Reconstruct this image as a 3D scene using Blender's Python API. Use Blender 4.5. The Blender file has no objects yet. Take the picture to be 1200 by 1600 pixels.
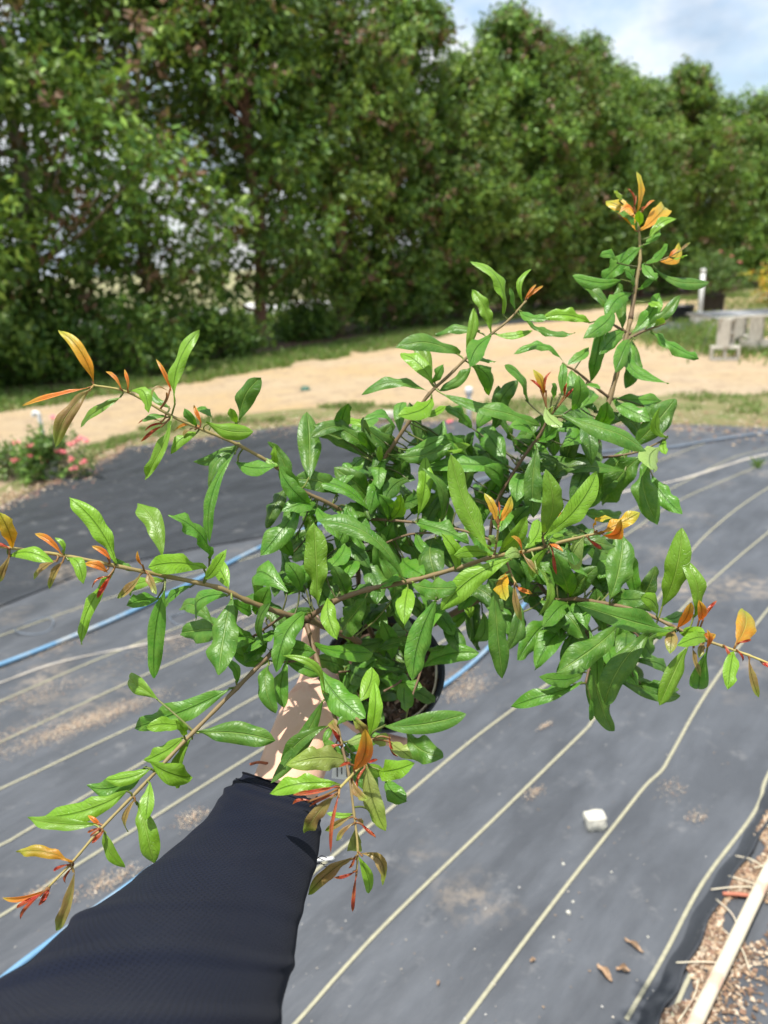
import bpy, bmesh, math, random
import numpy as np
from mathutils import Vector, Matrix, noise

random.seed(7)
rng = np.random.default_rng(11)
C = bpy.context.scene.collection
scn = bpy.context.scene

# ------------------------------------------------------------------ camera
cam_d = bpy.data.cameras.new('camera')
cam = bpy.data.objects.new('camera', cam_d)
C.objects.link(cam)
CAM_H = 1.6
CAM_R = Matrix.Rotation(math.radians(90 - 18.0), 3, 'X') @ Matrix.Rotation(math.radians(-2.5), 3, 'Z')
cam.matrix_world = Matrix.Translation((0, 0, CAM_H)) @ CAM_R.to_4x4()
cam_d.sensor_fit = 'VERTICAL'
cam_d.sensor_height = 36.0
cam_d.sensor_width = 27.0
cam_d.lens = 27.0
cam_d.clip_start = 0.02
cam_d.clip_end = 3000
cam_d.dof.use_dof = True
cam_d.dof.focus_distance = 0.67
cam_d.dof.aperture_fstop = 6.3
scn.camera = cam

# ------------------------------------------------------------------ sky and sun
SUN_EL, SUN_AZ = 75.0, 215.0        # azimuth, clockwise from +Y: behind the camera, to its left
w = bpy.data.worlds.new('World')
scn.world = w
w.use_nodes = True
nt = w.node_tree
nt.nodes.clear()
N = nt.nodes.new
out = N('ShaderNodeOutputWorld')
sky = N('ShaderNodeTexSky')
sky.sky_type = 'NISHITA'
sky.sun_disc = False
sky.sun_elevation = math.radians(SUN_EL)
sky.sun_rotation = math.radians(SUN_AZ)
sky.air_density = 1.2
sky.dust_density = 1.5
bg1 = N('ShaderNodeBackground')
bg1.inputs['Strength'].default_value = 0.15
nt.links.new(sky.outputs[0], bg1.inputs['Color'])
bg2 = N('ShaderNodeBackground')                       # clouds
bg2.inputs['Strength'].default_value = 0.74
tc = N('ShaderNodeTexCoord')
mp = N('ShaderNodeMapping')
mp.inputs['Scale'].default_value = (1.0, 1.0, 1.9)
mp.inputs['Location'].default_value = (0.35, 0.1, 0.25)
nt.links.new(tc.outputs['Generated'], mp.inputs['Vector'])
n1 = N('ShaderNodeTexNoise')
n1.inputs['Scale'].default_value = 3.4
n1.inputs['Detail'].default_value = 8
n1.inputs['Roughness'].default_value = 0.56
n1.inputs['Distortion'].default_value = 0.25
nt.links.new(mp.outputs[0], n1.inputs['Vector'])
r1 = N('ShaderNodeValToRGB')
r1.color_ramp.elements[0].position = 0.34
r1.color_ramp.elements[1].position = 0.54
nt.links.new(n1.outputs['Fac'], r1.inputs['Fac'])
n2 = N('ShaderNodeTexNoise')
n2.inputs['Scale'].default_value = 6.0
n2.inputs['Detail'].default_value = 6
nt.links.new(mp.outputs[0], n2.inputs['Vector'])
r2 = N('ShaderNodeValToRGB')
r2.color_ramp.elements[0].position = 0.40
r2.color_ramp.elements[0].color = (0.50, 0.60, 0.73, 1)
r2.color_ramp.elements[1].position = 0.60
r2.color_ramp.elements[1].color = (1.12, 1.14, 1.16, 1)
nt.links.new(n2.outputs['Fac'], r2.inputs['Fac'])
nt.links.new(r2.outputs[0], bg2.inputs['Color'])
mx = N('ShaderNodeMixShader')
nt.links.new(r1.outputs[0], mx.inputs[0])
nt.links.new(bg1.outputs[0], mx.inputs[1])
nt.links.new(bg2.outputs[0], mx.inputs[2])
nt.links.new(mx.outputs[0], out.inputs[0])

sd = bpy.data.lights.new('sun', 'SUN')
sd.energy = 5.0
sd.angle = math.radians(0.8)
sd.color = (1.0, 0.955, 0.88)
sun = bpy.data.objects.new('sun', sd)
C.objects.link(sun)
e, a = math.radians(SUN_EL), math.radians(SUN_AZ)
SDIR = Vector((math.sin(a) * math.cos(e), math.cos(a) * math.cos(e), math.sin(e)))
sun.rotation_euler = SDIR.to_track_quat('Z', 'Y').to_euler()
sun.location = (0, 0, 30)

scn.view_settings.view_transform = 'Standard'
scn.view_settings.look = 'None'
scn.view_settings.gamma = 1.0
scn.view_settings.use_curve_mapping = False
scn.view_settings.exposure = 0.50

# ------------------------------------------------------------------ helpers
def ray(px, py):
    v = Vector(((px - 600) / 1200, -(py - 800) / 1200, -1.0))
    return CAM_R @ v
def P(px, py, d):                       # a point seen at (px, py), d metres along the view axis
    return Vector((0, 0, CAM_H)) + ray(px, py) * d
def G(px, py, z=0.0):                   # the ground point seen at (px, py)
    r = ray(px, py)
    return Vector((0, 0, CAM_H)) + r * ((z - CAM_H) / r.z)
VIEW = -(CAM_R @ Vector((0, 0, -1)))

def material(name, build):
    m = bpy.data.materials.new(name)
    m.use_nodes = True
    t = m.node_tree
    t.nodes.clear()
    o = t.nodes.new('ShaderNodeOutputMaterial')
    s = build(t)
    t.links.new(s, o.inputs['Surface'])
    return m
def node(t, typ, **kw):
    n = t.nodes.new(typ)
    for k, v in kw.items():
        if hasattr(n, k): setattr(n, k, v)
        else: n.inputs[k.replace('_', ' ')].default_value = v
    return n
def noise_fac(t, scale, detail=5, rough=0.6, coord='Object', lo=0.3, hi=0.7, vec=None):
    if vec is None:
        vec = node(t, 'ShaderNodeTexCoord').outputs[coord]
    n = node(t, 'ShaderNodeTexNoise', Scale=scale, Detail=detail, Roughness=rough)
    t.links.new(vec, n.inputs['Vector'])
    r = node(t, 'ShaderNodeMapRange')
    r.inputs[1].default_value = lo
    r.inputs[2].default_value = hi
    t.links.new(n.outputs['Fac'], r.inputs[0])
    return r.outputs[0]
def mixc(t, fac, a, b, mode='MIX'):
    m = node(t, 'ShaderNodeMix', data_type='RGBA', blend_type=mode)
    for idx, v in ((0, fac), (6, a), (7, b)):
        if hasattr(v, 'is_linked'): t.links.new(v, m.inputs[idx])
        elif idx == 0: m.inputs[0].default_value = v
        else: m.inputs[idx].default_value = (*v, 1)
    return m.outputs[2]
def bump(t, h, strength, dist=0.01):
    b = node(t, 'ShaderNodeBump', Strength=strength, Distance=dist)
    t.links.new(h, b.inputs['Height'])
    return b.outputs[0]
def pbsdf(t, col, rough=0.6, normal=None, spec=0.5, **kw):
    b = node(t, 'ShaderNodeBsdfPrincipled')
    if hasattr(col, 'is_linked'): t.links.new(col, b.inputs['Base Color'])
    else: b.inputs['Base Color'].default_value = (*col, 1)
    if hasattr(rough, 'is_linked'): t.links.new(rough, b.inputs['Roughness'])
    else: b.inputs['Roughness'].default_value = rough
    b.inputs['Specular IOR Level'].default_value = spec
    if normal is not None: t.links.new(normal, b.inputs['Normal'])
    for k, v in kw.items(): b.inputs[k.replace('_', ' ')].default_value = v
    return b.outputs[0]
def speckled(name, a, b, scale, rough=0.7, bscale=None, bstr=0.3, bdist=0.01, coord='Object', spec=0.4, c=None, cscale=3, **kw):
    def f(t):
        col = mixc(t, noise_fac(t, scale, coord=coord), a, b)
        if c is not None:
            col = mixc(t, noise_fac(t, cscale, coord=coord, lo=0.5, hi=0.62), col, c)
        nb = bump(t, noise_fac(t, bscale or scale * 3, coord=coord, lo=0, hi=1), bstr, bdist)
        return pbsdf(t, col, rough, nb, spec, **kw)
    return material(name, f)

def mesh_obj(name, verts, faces, mat, parent=None, smooth=True, cols=None, uvs=None):
    me = bpy.data.meshes.new(name)
    me.from_pydata([tuple(v) for v in verts], [], faces)
    if cols is not None:
        at = me.attributes.new('col', 'FLOAT_COLOR', 'POINT')
        at.data.foreach_set('color', np.asarray(cols, dtype=np.float32).ravel())
    if uvs is not None:
        uv = me.uv_layers.new(name='UVMap')
        li = np.empty(len(me.loops), dtype=np.int32)
        me.loops.foreach_get('vertex_index', li)
        uv.data.foreach_set('uv', np.asarray(uvs, dtype=np.float32)[li].ravel())
    if smooth: me.polygons.foreach_set('use_smooth', [True] * len(me.polygons))
    me.update()
    return link(name, me, mat, parent)
def link(name, me, mat, parent=None):
    o = bpy.data.objects.new(name, me)
    if mat is not None and not me.materials: me.materials.append(mat)
    C.objects.link(o)
    if parent is not None: o.parent = parent
    return o
def tag(o, label=None, cat=None, group=None, kind=None):
    if label: o['label'] = label
    if cat: o['category'] = cat
    if group: o['group'] = group
    if kind: o['kind'] = kind
    return o
def empty(name, loc, label=None, cat=None, group=None, rz=0):
    o = bpy.data.objects.new(name, None)
    C.objects.link(o)
    o.empty_display_size = 0.1
    o.location = loc
    o.rotation_euler = (0, 0, rz)
    return tag(o, label, cat, group)
def bm_obj(name, bm, mat, parent=None, smooth=False):
    me = bpy.data.meshes.new(name)
    bm.to_mesh(me)
    bm.free()
    if smooth: me.polygons.foreach_set('use_smooth', [True] * len(me.polygons))
    return link(name, me, mat, parent)
def add_box(bm, c, s, rot=None, bev=0.0):
    r = bmesh.ops.create_cube(bm, size=1)
    vs = r['verts']
    bmesh.ops.scale(bm, vec=s, verts=vs)
    if bev:
        es = list({e for v in vs for e in v.link_edges})
        rr = bmesh.ops.bevel(bm, geom=es, offset=bev, segments=1, affect='EDGES')
        vs = list({v for f in rr['faces'] for v in f.verts} | {v for v in vs if v.is_valid})
    if rot is not None: bmesh.ops.rotate(bm, cent=(0, 0, 0), matrix=rot, verts=vs)
    bmesh.ops.translate(bm, vec=c, verts=vs)
def catmull(pts, n):
    pts = [Vector(p) for p in pts]
    if len(pts) < 3:
        return [pts[0].lerp(pts[1], i / n) for i in range(n + 1)]
    ext = [pts[0] * 2 - pts[1]] + pts + [pts[-1] * 2 - pts[-2]]
    res = []
    for i in range(1, len(ext) - 2):
        p0, p1, p2, p3 = ext[i - 1:i + 3]
        for k in range(n):
            s = k / n
            res.append(0.5 * ((2 * p1) + (p2 - p0) * s + (2 * p0 - 5 * p1 + 4 * p2 - p3) * s * s + (3 * p1 - p0 - 3 * p2 + p3) * s ** 3))
    res.append(pts[-1].copy())
    return res
def tube_geo(path, radii, sides=8, cap=True, voff=0, wob=0.0):
    verts, faces = [], []
    n = len(path)
    up = Vector((0.13, 0.2, 1)).normalized()
    t0 = (path[1] - path[0]).normalized()
    x = t0.cross(up)
    if x.length < 1e-3: x = t0.cross(Vector((1, 0, 0)))
    x.normalize()
    for i, p in enumerate(path):
        t = (path[min(i + 1, n - 1)] - path[max(i - 1, 0)])
        if t.length < 1e-9: t = t0
        t = t.normalized()
        x = (x - t * x.dot(t)).normalized()
        y = t.cross(x)
        r = radii[i] if hasattr(radii, '__len__') else radii
        for k in range(sides):
            a = 2 * math.pi * k / sides
            rr = r * (1 + wob * math.sin(k * 2.3 + i * 1.7))
            verts.append(p + x * math.cos(a) * rr + y * math.sin(a) * rr)
    for i in range(n - 1):
        for k in range(sides):
            k2 = (k + 1) % sides
            faces.append((voff + i * sides + k, voff + i * sides + k2, voff + (i + 1) * sides + k2, voff + (i + 1) * sides + k))
    if cap:
        faces.append(tuple(voff + k for k in reversed(range(sides))))
        faces.append(tuple(voff + (n - 1) * sides + k for k in range(sides)))
    return verts, faces
def tube(name, pts, r, mat, parent=None, sides=10, n=6, r_end=None, wob=0.0):
    path = catmull(pts, n)
    rad = [r + ((r_end if r_end is not None else r) - r) * i / (len(path) - 1) for i in range(len(path))]
    v, f = tube_geo(path, rad, sides, wob=wob)
    return mesh_obj(name, v, f, mat, parent)
def lathe(name, prof, mat, parent=None, seg=48, M=None):
    verts, faces = [], []
    for r, z in prof:
        for k in range(seg):
            a = 2 * math.pi * k / seg
            v = Vector((r * math.cos(a), r * math.sin(a), z))
            verts.append(M @ v if M is not None else v)
    for i in range(len(prof) - 1):
        for k in range(seg):
            k2 = (k + 1) % seg
            faces.append((i * seg + k, i * seg + k2, (i + 1) * seg + k2, (i + 1) * seg + k))
    return mesh_obj(name, verts, faces, mat, parent)

# ------------------------------------------------------------------ materials
def fabric_build(lo, hi, dust):
    def f(t):
        tc = node(t, 'ShaderNodeTexCoord').outputs['Object']
        col = mixc(t, noise_fac(t, 1.3, 6, 0.62, vec=tc, lo=0.3, hi=0.72), lo, hi)
        mpr = node(t, 'ShaderNodeMapping')
        mpr.inputs['Rotation'].default_value = (0, 0, math.radians(-52))
        t.links.new(tc, mpr.inputs['Vector'])
        mpn = node(t, 'ShaderNodeMapping')
        mpn.inputs['Scale'].default_value = (1.1, 3.6, 1)
        t.links.new(mpr.outputs[0], mpn.inputs['Vector'])
        streak = noise_fac(t, 2.2, 6, 0.6, vec=mpn.outputs[0], lo=0.42, hi=0.75)
        col = mixc(t, streak, col, tuple(h * 1.25 for h in hi))
        # dust and pale marks
        col = mixc(t, noise_fac(t, 9, 9, 0.72, vec=tc, lo=0.58, hi=0.84), col, (0.22, 0.22, 0.22))
        big = noise_fac(t, 0.9, 5, 0.6, vec=tc, lo=0.57 - dust, hi=0.74 - dust)
        fine = noise_fac(t, 26, 6, 0.7, vec=tc, lo=0.42, hi=0.62)
        mul = node(t, 'ShaderNodeMath', operation='MULTIPLY')
        t.links.new(big, mul.inputs[0]); t.links.new(fine, mul.inputs[1])
        col = mixc(t, mul.outputs[0], col, (0.42, 0.34, 0.25))
        # woven tapes
        mp2 = node(t, 'ShaderNodeMapping')
        mp2.inputs['Rotation'].default_value = (0, 0, math.radians(-49))
        t.links.new(tc, mp2.inputs['Vector'])
        w1 = node(t, 'ShaderNodeTexWave', Scale=130.0, Distortion=0.4, bands_direction='X')
        w2 = node(t, 'ShaderNodeTexWave', Scale=130.0, Distortion=0.4, bands_direction='Y')
        t.links.new(mp2.outputs[0], w1.inputs['Vector']); t.links.new(mp2.outputs[0], w2.inputs['Vector'])
        ad = node(t, 'ShaderNodeMath', operation='ADD')
        t.links.new(w1.outputs['Fac'], ad.inputs[0]); t.links.new(w2.outputs['Fac'], ad.inputs[1])
        ml = node(t, 'ShaderNodeMath', operation='MULTIPLY'); ml.inputs[1].default_value = 0.5
        t.links.new(ad.outputs[0], ml.inputs[0])
        col = mixc(t, ml.outputs[0], mixc(t, 0.22, col, (0, 0, 0)), col)
        nb = bump(t, ml.outputs[0], 0.25, 0.002)
        wr = bump(t, noise_fac(t, 3.0, 4, 0.5, vec=mpn.outputs[0], lo=0, hi=1), 0.35, 0.03)
        b2 = node(t, 'ShaderNodeBump', Strength=0.25, Distance=0.002)
        t.links.new(ml.outputs[0], b2.inputs['Height']); t.links.new(wr, b2.inputs['Normal'])
        return pbsdf(t, col, 0.48, b2.outputs[0], 0.55)
    return f
M_fab = material('woven_fabric', fabric_build((0.046, 0.051, 0.060), (0.086, 0.094, 0.107), 0.0))
M_fab_dark = material('woven_fabric_new_and_shadow', fabric_build((0.022, 0.025, 0.031), (0.042, 0.047, 0.056), -0.03))  # newer dark sheet; also the shadow tone painted on the raised cloth edge
M_stripe = speckled('stripe_yarn', (0.36, 0.345, 0.235), (0.27, 0.26, 0.19), 60, 0.7, 300, 0.5, 0.002)
M_seam = speckled('sandy_seam', (0.50, 0.45, 0.36), (0.28, 0.27, 0.26), 14, 0.9, 60, 0.5, 0.004)
M_soil = speckled('bare_soil', (0.30, 0.21, 0.13), (0.20, 0.14, 0.09), 2.0, 0.95, 40, 0.6, 0.02, c=(0.10, 0.12, 0.04), cscale=0.7)
M_field = speckled('far_field', (0.16, 0.19, 0.06), (0.32, 0.27, 0.17), 0.35, 0.95, 4, 0.6, 0.05)
def sand_f(t):
    tc = node(t, 'ShaderNodeTexCoord').outputs['Object']
    col = mixc(t, noise_fac(t, 0.35, 6, 0.6, vec=tc, lo=0.35, hi=0.65), (0.47, 0.335, 0.17), (0.46, 0.37, 0.26))
    mr_ = node(t, 'ShaderNodeMapping')
    mr_.inputs['Rotation'].default_value = (0, 0, math.radians(-40))
    t.links.new(tc, mr_.inputs['Vector'])
    mp_ = node(t, 'ShaderNodeMapping')
    mp_.inputs['Scale'].default_value = (0.3, 2.2, 1)
    t.links.new(mr_.outputs[0], mp_.inputs['Vector'])
    col = mixc(t, noise_fac(t, 1.1, 7, 0.65, vec=mp_.outputs[0], lo=0.48, hi=0.72), col, (0.42, 0.325, 0.215))
    col = mixc(t, noise_fac(t, 3.2, 10, 0.8, vec=tc, lo=0.50, hi=0.62), col, (0.34, 0.255, 0.175))
    col = mixc(t, noise_fac(t, 14, 6, 0.75, vec=tc, lo=0.55, hi=0.70), col, (0.25, 0.19, 0.13))
    nb = bump(t, noise_fac(t, 4, 12, 0.78, vec=tc, lo=0, hi=1), 0.9, 0.07)
    return pbsdf(t, col, 0.95, nb, 0.2)
M_sand = material('sand', sand_f)
M_grassbase = speckled('turf_soil', (0.10, 0.15, 0.035), (0.24, 0.19, 0.10), 3.0, 0.95, 30, 0.8, 0.03)
M_litter_base = speckled('leaf_litter_ground', (0.10, 0.06, 0.035), (0.20, 0.13, 0.08), 5.0, 0.95, 30, 0.9, 0.03)
def attr_leaf(name, rough=0.5, trans=0.25, var=0.3):
    def f(t):
        at = node(t, 'ShaderNodeAttribute'); at.attribute_name = 'col'
        b = pbsdf(t, at.outputs['Color'], rough, None, 0.4)
        tr = node(t, 'ShaderNodeBsdfTranslucent')
        t.links.new(mixc(t, 0.6, at.outputs['Color'], (0.30, 0.45, 0.05)), tr.inputs['Color'])
        mxs = node(t, 'ShaderNodeMixShader'); mxs.inputs[0].default_value = trans
        t.links.new(b, mxs.inputs[1]); t.links.new(tr.outputs[0], mxs.inputs[2])
        return mxs.outputs[0]
    return material(name, f)
M_treeleaf = attr_leaf('tree_foliage', 0.5, 0.22)
M_grass = attr_leaf('grass_blades', 0.6, 0.3)
M_attr = material('coloured_matte', lambda t: pbsdf(t, (lambda a: (setattr(a, 'attribute_name', 'col'), a.outputs['Color'])[1])(node(t, 'ShaderNodeAttribute')), 0.8, None, 0.3))
M_bark = speckled('bark', (0.16, 0.12, 0.09), (0.32, 0.27, 0.21), 6, 0.9, 22, 0.9, 0.03)
M_bark_red = speckled('bark_reddish', (0.13, 0.065, 0.045), (0.25, 0.15, 0.11), 6, 0.9, 22, 0.9, 0.03)
M_concrete = speckled('concrete_block', (0.40, 0.38, 0.33), (0.54, 0.52, 0.46), 9, 0.95, 60, 0.6, 0.006)
M_white = speckled('white_pvc', (0.74, 0.75, 0.74), (0.66, 0.67, 0.66), 5, 0.45, 30, 0.1, 0.002)
M_blackpl = speckled('black_plastic', (0.015, 0.016, 0.018), (0.03, 0.032, 0.036), 8, 0.45, 40, 0.2, 0.002)
M_metal = speckled('galvanised_wire', (0.32, 0.34, 0.36), (0.16, 0.17, 0.18), 12, 0.4, 40, 0.2, 0.002, Metallic=0.8)
M_bluepipe = speckled('blue_hose', (0.10, 0.24, 0.40), (0.18, 0.33, 0.48), 5, 0.35, 30, 0.25, 0.004, c=(0.34, 0.38, 0.40), cscale=4)
M_greypipe = speckled('grey_tube_and_hose_sheen', (0.10, 0.13, 0.17), (0.20, 0.24, 0.29), 5, 0.4, 30, 0.25, 0.004)  # drip tubes, and the sheen painted on the blue hose's far part
M_cyanpipe = speckled('cyan_hose', (0.08, 0.38, 0.50), (0.14, 0.46, 0.58), 5, 0.35, 30, 0.2, 0.003)
M_stone = speckled('limestone', (0.60, 0.59, 0.51), (0.44, 0.42, 0.36), 40, 0.9, 120, 0.9, 0.004)
M_pole = speckled('weathered_pole', (0.66, 0.62, 0.46), (0.60, 0.52, 0.40), 9, 0.6, 50, 0.4, 0.002, c=(0.56, 0.38, 0.28), cscale=14)

# ------------------------------------------------------------------ the ground
def hgt(x, y):                          # gentle undulation of the cloth
    return 0.006 * noise.noise(Vector((x * 1.1, y * 1.1, 3.1))) + 0.001 * noise.noise(Vector((x * 4.3, y * 4.3, 1.2)))
def sheet(name, poly, z, mat, step=0.25, kind='structure', parent=None, flat=False):
    """ground sheet inside a polygon: grid cells clipped by the outline, laid z above the ground"""
    bm = bmesh.new()
    vs = [bm.verts.new((p[0], p[1], 0)) for p in poly]
    bm.faces.new(vs)
    if not flat:
        xs = [p[0] for p in poly]; ys = [p[1] for p in poly]
        for lo, hi, ax in ((min(xs), max(xs), 0), (min(ys), max(ys), 1)):
            k = lo + step
            while k < hi:
                co = [0, 0, 0]; co[ax] = k
                no = [0, 0, 0]; no[ax] = 1
                bmesh.ops.bisect_plane(bm, geom=bm.verts[:] + bm.edges[:] + bm.faces[:], plane_co=co, plane_no=no)
                k += step
    for v in bm.verts: v.co.z = z + (0 if flat else hgt(v.co.x, v.co.y))
    bmesh.ops.recalc_face_normals(bm, faces=bm.faces)
    if bm.faces[0].normal.z < 0: bmesh.ops.reverse_faces(bm, faces=bm.faces)
    o = bm_obj(name, bm, mat, parent, smooth=True)
    return tag(o, kind=kind) if kind else o
def gp(pts): return [tuple(G(*p)[:2]) for p in pts]

bm = bmesh.new()
bmesh.ops.create_grid(bm, x_segments=40, y_segments=40, size=900)
gr = tag(bm_obj('ground', bm, M_field), kind='structure')
gr.location = (0, 0, -0.02)
# verge under the trees, road, near soil
row_dir = Vector((0.745, 0.667, 0)).normalized()
row_n = Vector((-row_dir.y, row_dir.x, 0))
far_edge = gp([(0, 635), (300, 590), (600, 540), (760, 502), (950, 478), (1150, 462)])
sheet('tree_verge', [(-16, 2)] + [(-7.5, 7.6)] + far_edge[0:] + [(30, 44)] + [(26, 50), (-20, 10)], -0.010, M_grassbase, flat=True)
belt = [Vector((-9.5, 9.0, 0)), Vector((30, 45.2, 0))]
b0, b1 = belt
sheet('leaf_litter_strip', [tuple((b0 + row_n * 0.2)[:2]), tuple((b1 + row_n * 0.2)[:2]), tuple((b1 + row_n * 5.0)[:2]), tuple((b0 + row_n * 5.0)[:2])], -0.004, M_litter_base, flat=True)
sheet('sand_road', [(-14, 3.0), (-7.5, 7.4)] + far_edge + [(30, 43), (34, 20), (8, 2.0), (-14, -3.0)], -0.002 - 0.004, M_sand, flat=True)
near_edge = [(-6.0, 3.2), (-4.0, 5.0)] + gp([(0, 762), (120, 700), (240, 664), (450, 640), (560, 632), (700, 632), (880, 622), (1060, 618), (1200, 616), (1420, 615)])
fab_edge = [(-6.0, 2.8), (-4.2, 4.6)] + gp([(0, 792), (130, 735), (200, 700), (450, 667), (700, 658), (880, 664), (1060, 664), (1200, 670), (1420, 690)])
sheet('verge_strip', near_edge + [(6.5, 4.5), (7, -3), (-7, -3)], 0.000, M_grassbase, flat=True)
fab = sheet('ground_fabric', fab_edge + [(6.0, 4.5), (5.5, -2.5), (-6.0, -2.5)], 0.010, M_fab, step=0.2)
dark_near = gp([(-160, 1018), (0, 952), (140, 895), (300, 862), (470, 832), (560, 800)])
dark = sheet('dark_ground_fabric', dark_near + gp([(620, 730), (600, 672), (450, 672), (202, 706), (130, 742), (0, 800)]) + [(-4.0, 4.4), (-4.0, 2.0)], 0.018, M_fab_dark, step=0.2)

# stripes woven into the cloth
def ribbon(name, pts, wid, mat, parent, z, n=10, taper=None):
    path = catmull([Vector((p[0], p[1], 0)) for p in pts], n)
    v, f = [], []
    for i, p in enumerate(path):
        t = (path[min(i + 1, len(path) - 1)] - path[max(i - 1, 0)]).normalized()
        nn = Vector((-t.y, t.x, 0))
        ww = wid * (taper(i / (len(path) - 1)) if taper else 1)
        for s in (-1, 0, 1):
            q = p + nn * s * ww * 0.5
            v.append((q.x, q.y, hgt(q.x, q.y) + z + (0.0006 if s == 0 else 0)))
        if i: f += [(3 * i - 3, 3 * i, 3 * i + 1, 3 * i - 2), (3 * i - 2, 3 * i + 1, 3 * i + 2, 3 * i - 1)]
    return mesh_obj(name, v, f, mat, parent)
STR = [
 [(978, 1600), (1037, 1498), (1098, 1384), (1168, 1289), (1188, 1253), (1200, 1215), (1260, 1110)],
 [(690, 1650), (728, 1600), (873, 1406), (960, 1295), (1007, 1235), (1034, 1209), (1051, 1180), (1107, 1083), (1200, 955), (1290, 850)],
 [(420, 1650), (466, 1600), (600, 1453), (787, 1271), (910, 1150), (925, 1132), (960, 1085), (1018, 1012), (1085, 935), (1200, 835), (1330, 730)],
 [(180, 1640), (475, 1382), (607, 1271), (752, 1150), (900, 1040), (1010, 960), (1075, 870), (1130, 815), (1200, 765), (1330, 690)],
 [(-160, 1520), (0, 1437), (116, 1360), (240, 1283), (409, 1176), (590, 1070), (700, 1000), (840, 915), (960, 850), (1070, 780), (1200, 725)],
 [(-160, 1400), (0, 1326), (60, 1292), (326, 1137), (394, 1097), (560, 1010), (760, 900), (930, 830), (1060, 760), (1140, 720), (1200, 702)],
 [(-160, 1310), (0, 1238), (206, 1141), (330, 1085), (480, 1010), (620, 930), (760, 850), (900, 790), (1000, 735), (1100, 695)],
 [(-160, 1240), (0, 1165), (188, 1077), (315, 1019), (450, 955), (600, 880), (760, 800), (900, 740)],
 [(-160, 1170), (0, 1101), (150, 1036), (300, 975), (450, 910), (600, 840), (740, 770), (880, 700)],
 [(-160, 1060), (0, 998), (142, 947), (300, 900), (430, 862), (560, 812), (700, 745), (800, 700)],
]
for s in STR:
    ribbon('fabric_stripe', gp(s), 0.0092, M_stripe, fab, 0.0130)
# sandy overlap seams
seam1 = ribbon('sandy_seam', gp([(600, 905), (740, 835), (885, 800), (950, 777), (1060, 752), (1130, 731), (1200, 712), (1330, 690)]), 0.030, M_seam, fab, 0.0135, taper=lambda s: 0.6 + 0.5 * abs(math.sin(s * 17)))
seam2 = ribbon('sandy_seam', gp([(-60, 1095), (0, 1072), (90, 1040), (220, 1012), (330, 985), (430, 950)]), 0.015, M_seam, fab, 0.0137, taper=lambda s: 0.5 + 0.6 * abs(math.sin(s * 13)))

# ------------------------------------------------------------------ trees
def foliage_mesh(name, clumps, per, leaf, pal, seed, droop=0.6, brown=0.05):
    """clumps: list of (centre, radius); many small drooping leaf faces in sprays"""
    r = np.random.default_rng(seed)
    cen = np.array([c for c, _ in clumps]); rad = np.array([q for _, q in clumps])
    nspray = max(1, per // 14)
    idx = np.repeat(np.arange(len(clumps)), nspray)
    d = r.normal(size=(len(idx), 3)); d /= np.linalg.norm(d, axis=1)[:, None]
    rr = r.random(len(idx)) ** 0.45
    sp = cen[idx] + d * (rad[idx] * rr)[:, None] * np.array([1, 1, 0.72])
    sdir = d * 0.7 + r.normal(size=d.shape) * 0.4 + np.array([0, 0, 0.15]); sdir /= np.linalg.norm(sdir, axis=1)[:, None]
    tone = 0.60 + 0.85 * r.random(len(clumps)) ** 1.3
    isb = r.random(len(idx)) < brown
    i2 = np.repeat(np.arange(len(idx)), 14)
    n = len(i2)
    t = r.random(n) * leaf * 3.2
    base = sp[i2] + sdir[i2] * t[:, None] + r.normal(size=(n, 3)) * leaf * 0.35
    ld = sdir[i2] * 0.5 + r.normal(size=(n, 3)) * 0.75; ld[:, 2] -= droop
    ld /= np.linalg.norm(ld, axis=1)[:, None]
    nrm = d[i2] * 1.6 + r.normal(size=(n, 3)) * 0.55 + np.array([0, 0, 0.55])
    sd_ = np.cross(ld, nrm); sd_ /= np.linalg.norm(sd_, axis=1)[:, None] + 1e-9
    L = leaf * (0.7 + 0.6 * r.random(n)); W = L * (0.17 + 0.10 * r.random(n))
    V = np.empty((n, 4, 3))
    V[:, 0] = base; V[:, 2] = base + ld * L[:, None]
    mid = base + ld * (L * 0.45)[:, None]
    V[:, 1] = mid + sd_ * W[:, None]; V[:, 3] = mid - sd_ * W[:, None]
    me = bpy.data.meshes.new(name)
    me.vertices.add(n * 4); me.vertices.foreach_set('co', V.ravel())
    me.loops.add(n * 4); me.loops.foreach_set('vertex_index', np.arange(n * 4, dtype=np.int32))
    me.polygons.add(n); me.polygons.foreach_set('loop_start', np.arange(n, dtype=np.int32) * 4)
    me.update(calc_edges=True)
    pal = np.array(pal)
    k = r.integers(0, len(pal), n)
    col = pal[k] * (tone[idx[i2]] * (0.8 + 0.4 * r.random(n)))[:, None]
    bm_ = isb[i2]
    col[bm_] = np.array([0.16, 0.085, 0.05]) * (0.7 + 0.6 * r.random(bm_.sum()))[:, None]
    c4 = np.concatenate([np.repeat(col, 4, axis=0), np.ones((n * 4, 1))], axis=1).astype(np.float32)
    me.attributes.new('col', 'FLOAT_COLOR', 'POINT').data.foreach_set('color', c4.ravel())
    me.materials.append(M_treeleaf)
    return me

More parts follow.
